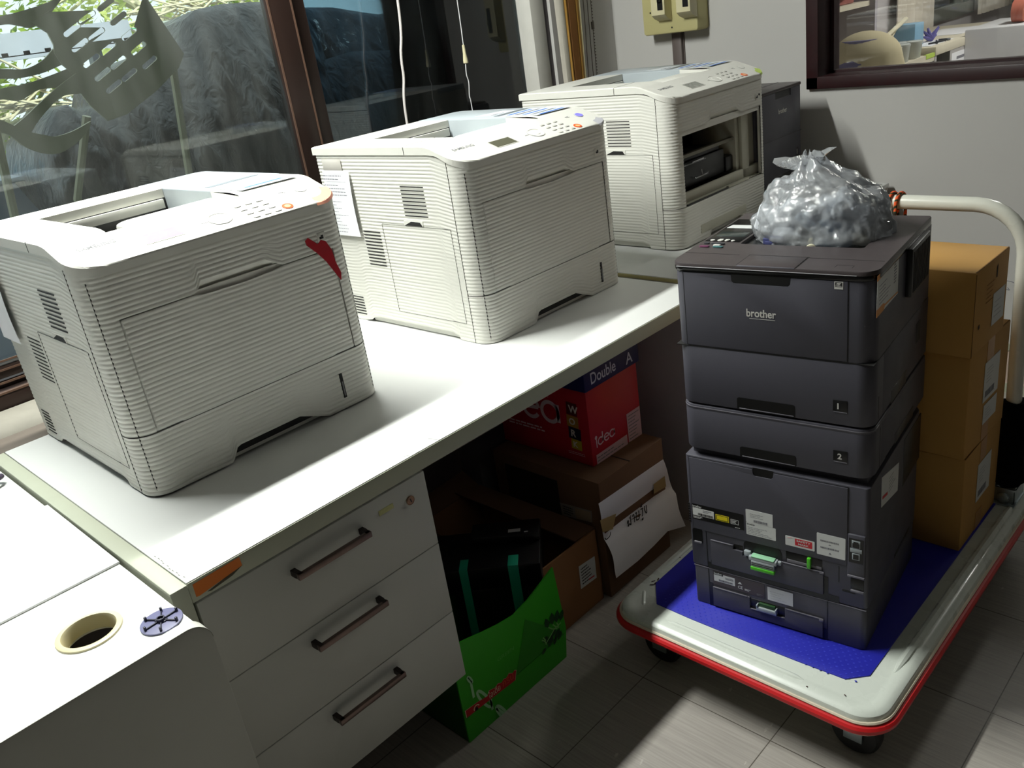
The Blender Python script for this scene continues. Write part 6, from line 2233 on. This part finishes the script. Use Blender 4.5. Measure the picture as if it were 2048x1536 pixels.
small('white_cabinet', mat('white_cabinet', (214, 214, 216), .5), 'white cabinet at the right side of the inner window view', 'cabinet', lambda g: (g.box(-.60, .5, 5.3, 5.9, 0, 1.05, .01),))
small('wrapped_stack', mat('blue_white_wrap', (206, 212, 224), .4, var=.05), 'pale wrapped stack on the white cabinet beside the tape roll', 'stack', lambda g: g.box(-.26, .2, 5.35, 5.8, 1.051, 1.12, .02))
small('dark_ornament', mat('grey_ornament', (112, 108, 116), .6), 'dark grey cut-out ornament standing behind the tape roll', 'ornament', lambda g: [g.box(-.30 + .035 * k, -.275 + .035 * k, 5.82, 5.84, 1.05, 1.17 + .02 * (k % 3), .004) for k in range(5)])
small('wall_poster', mat('golden_poster', (222, 196, 120), .6, c2=(206, 206, 214), scale=6), 'golden poster on the far end of the other room', 'poster', lambda g: g.box(-.9, .4, 7.6, 7.61, 1.0, 1.6))
# curtains beside the far window
def curt(y0, y1, lab, n):
    g = G(); rows = []
    for z in (.98, 1.4, 2.2):
        rows.append([(-1.22 + .025 * math.sin(k * 1.15), y0 + (y1 - y0) * k / n, z) for k in range(n + 1)])
    g.loft(rows, False)
    o = obj('curtain', g, mat('cream_sheer', (226, 218, 204), .8, var=.03), None, 60); md = o.modifiers.new('th', 'SOLIDIFY'); md.thickness = .003
    tag(o, lab, 'curtain', 'curtains of the other room')
curt(5.90, 6.52, 'cream curtain left of the far window in the other room', 48)
curt(7.48, 8.3, 'cream curtain right of the far window in the other room', 48)

# ------------------------------------------------------------------ light, sky and camera
def area(name, loc, sx, sy, power, col=(1, .98, .94), rot=(0, 0, 0), spread=None):
    d = bpy.data.lights.new(name, 'AREA'); d.shape = 'RECTANGLE'; d.size = sx; d.size_y = sy; d.energy = power; d.color = col
    if spread: d.spread = spread
    o = bpy.data.objects.new(name, d); COL.objects.link(o); o.location = loc; o.rotation_euler = rot
    return o
area('ceiling_tube', (-.80, .35, 2.62), .07, 1.2, 96, (.97, 1, .95))
area('ceiling_tube_room', (2.3, -.4, 2.62), .12, 1.2, 1.5, (.97, 1, .95))
area('ceiling_tube_other', (.6, 5.0, 2.66), .3, 1.2, 60, (1, .97, .93))
sun = bpy.data.lights.new('sun', 'SUN'); sun.energy = 9; sun.angle = math.radians(2); sun.color = (1, .96, .86)
so = bpy.data.objects.new('sun', sun); COL.objects.link(so); so.rotation_euler = (math.radians(12), math.radians(38), 0)
w = bpy.data.worlds.new('sky'); SC.world = w; w.use_nodes = True
nt = w.node_tree; bg = nt.nodes['Background']
bg.inputs['Color'].default_value = (.86, .94, 1.0, 1); bg.inputs['Strength'].default_value = 1.9

cam = bpy.data.cameras.new('camera')
CF, CYAW, CPITCH, CROLL = 1723.85, .8216, .4018, -.1543
cam.sensor_fit = 'HORIZONTAL'; cam.sensor_width = 36; cam.lens = CF / 2048 * 36; cam.clip_start = .02
co = bpy.data.objects.new('camera', cam); COL.objects.link(co)
f = Vector((-math.sin(CYAW) * math.cos(CPITCH), math.cos(CYAW) * math.cos(CPITCH), -math.sin(CPITCH)))
r0 = Vector((math.cos(CYAW), math.sin(CYAW), 0)); u0 = r0.cross(f)
r = r0 * math.cos(CROLL) + u0 * math.sin(CROLL); u = -r0 * math.sin(CROLL) + u0 * math.cos(CROLL)
co.matrix_world = Matrix(((r.x, u.x, -f.x, 1.2505), (r.y, u.y, -f.y, -.3895), (r.z, u.z, -f.z, 1.5078), (0, 0, 0, 1)))
SC.camera = co
SC.view_settings.view_transform = 'Standard'
SC.view_settings.look = 'None'
SC.view_settings.exposure = 0.0
SC.view_settings.gamma = 1.0
SC.view_settings.use_curve_mapping = False
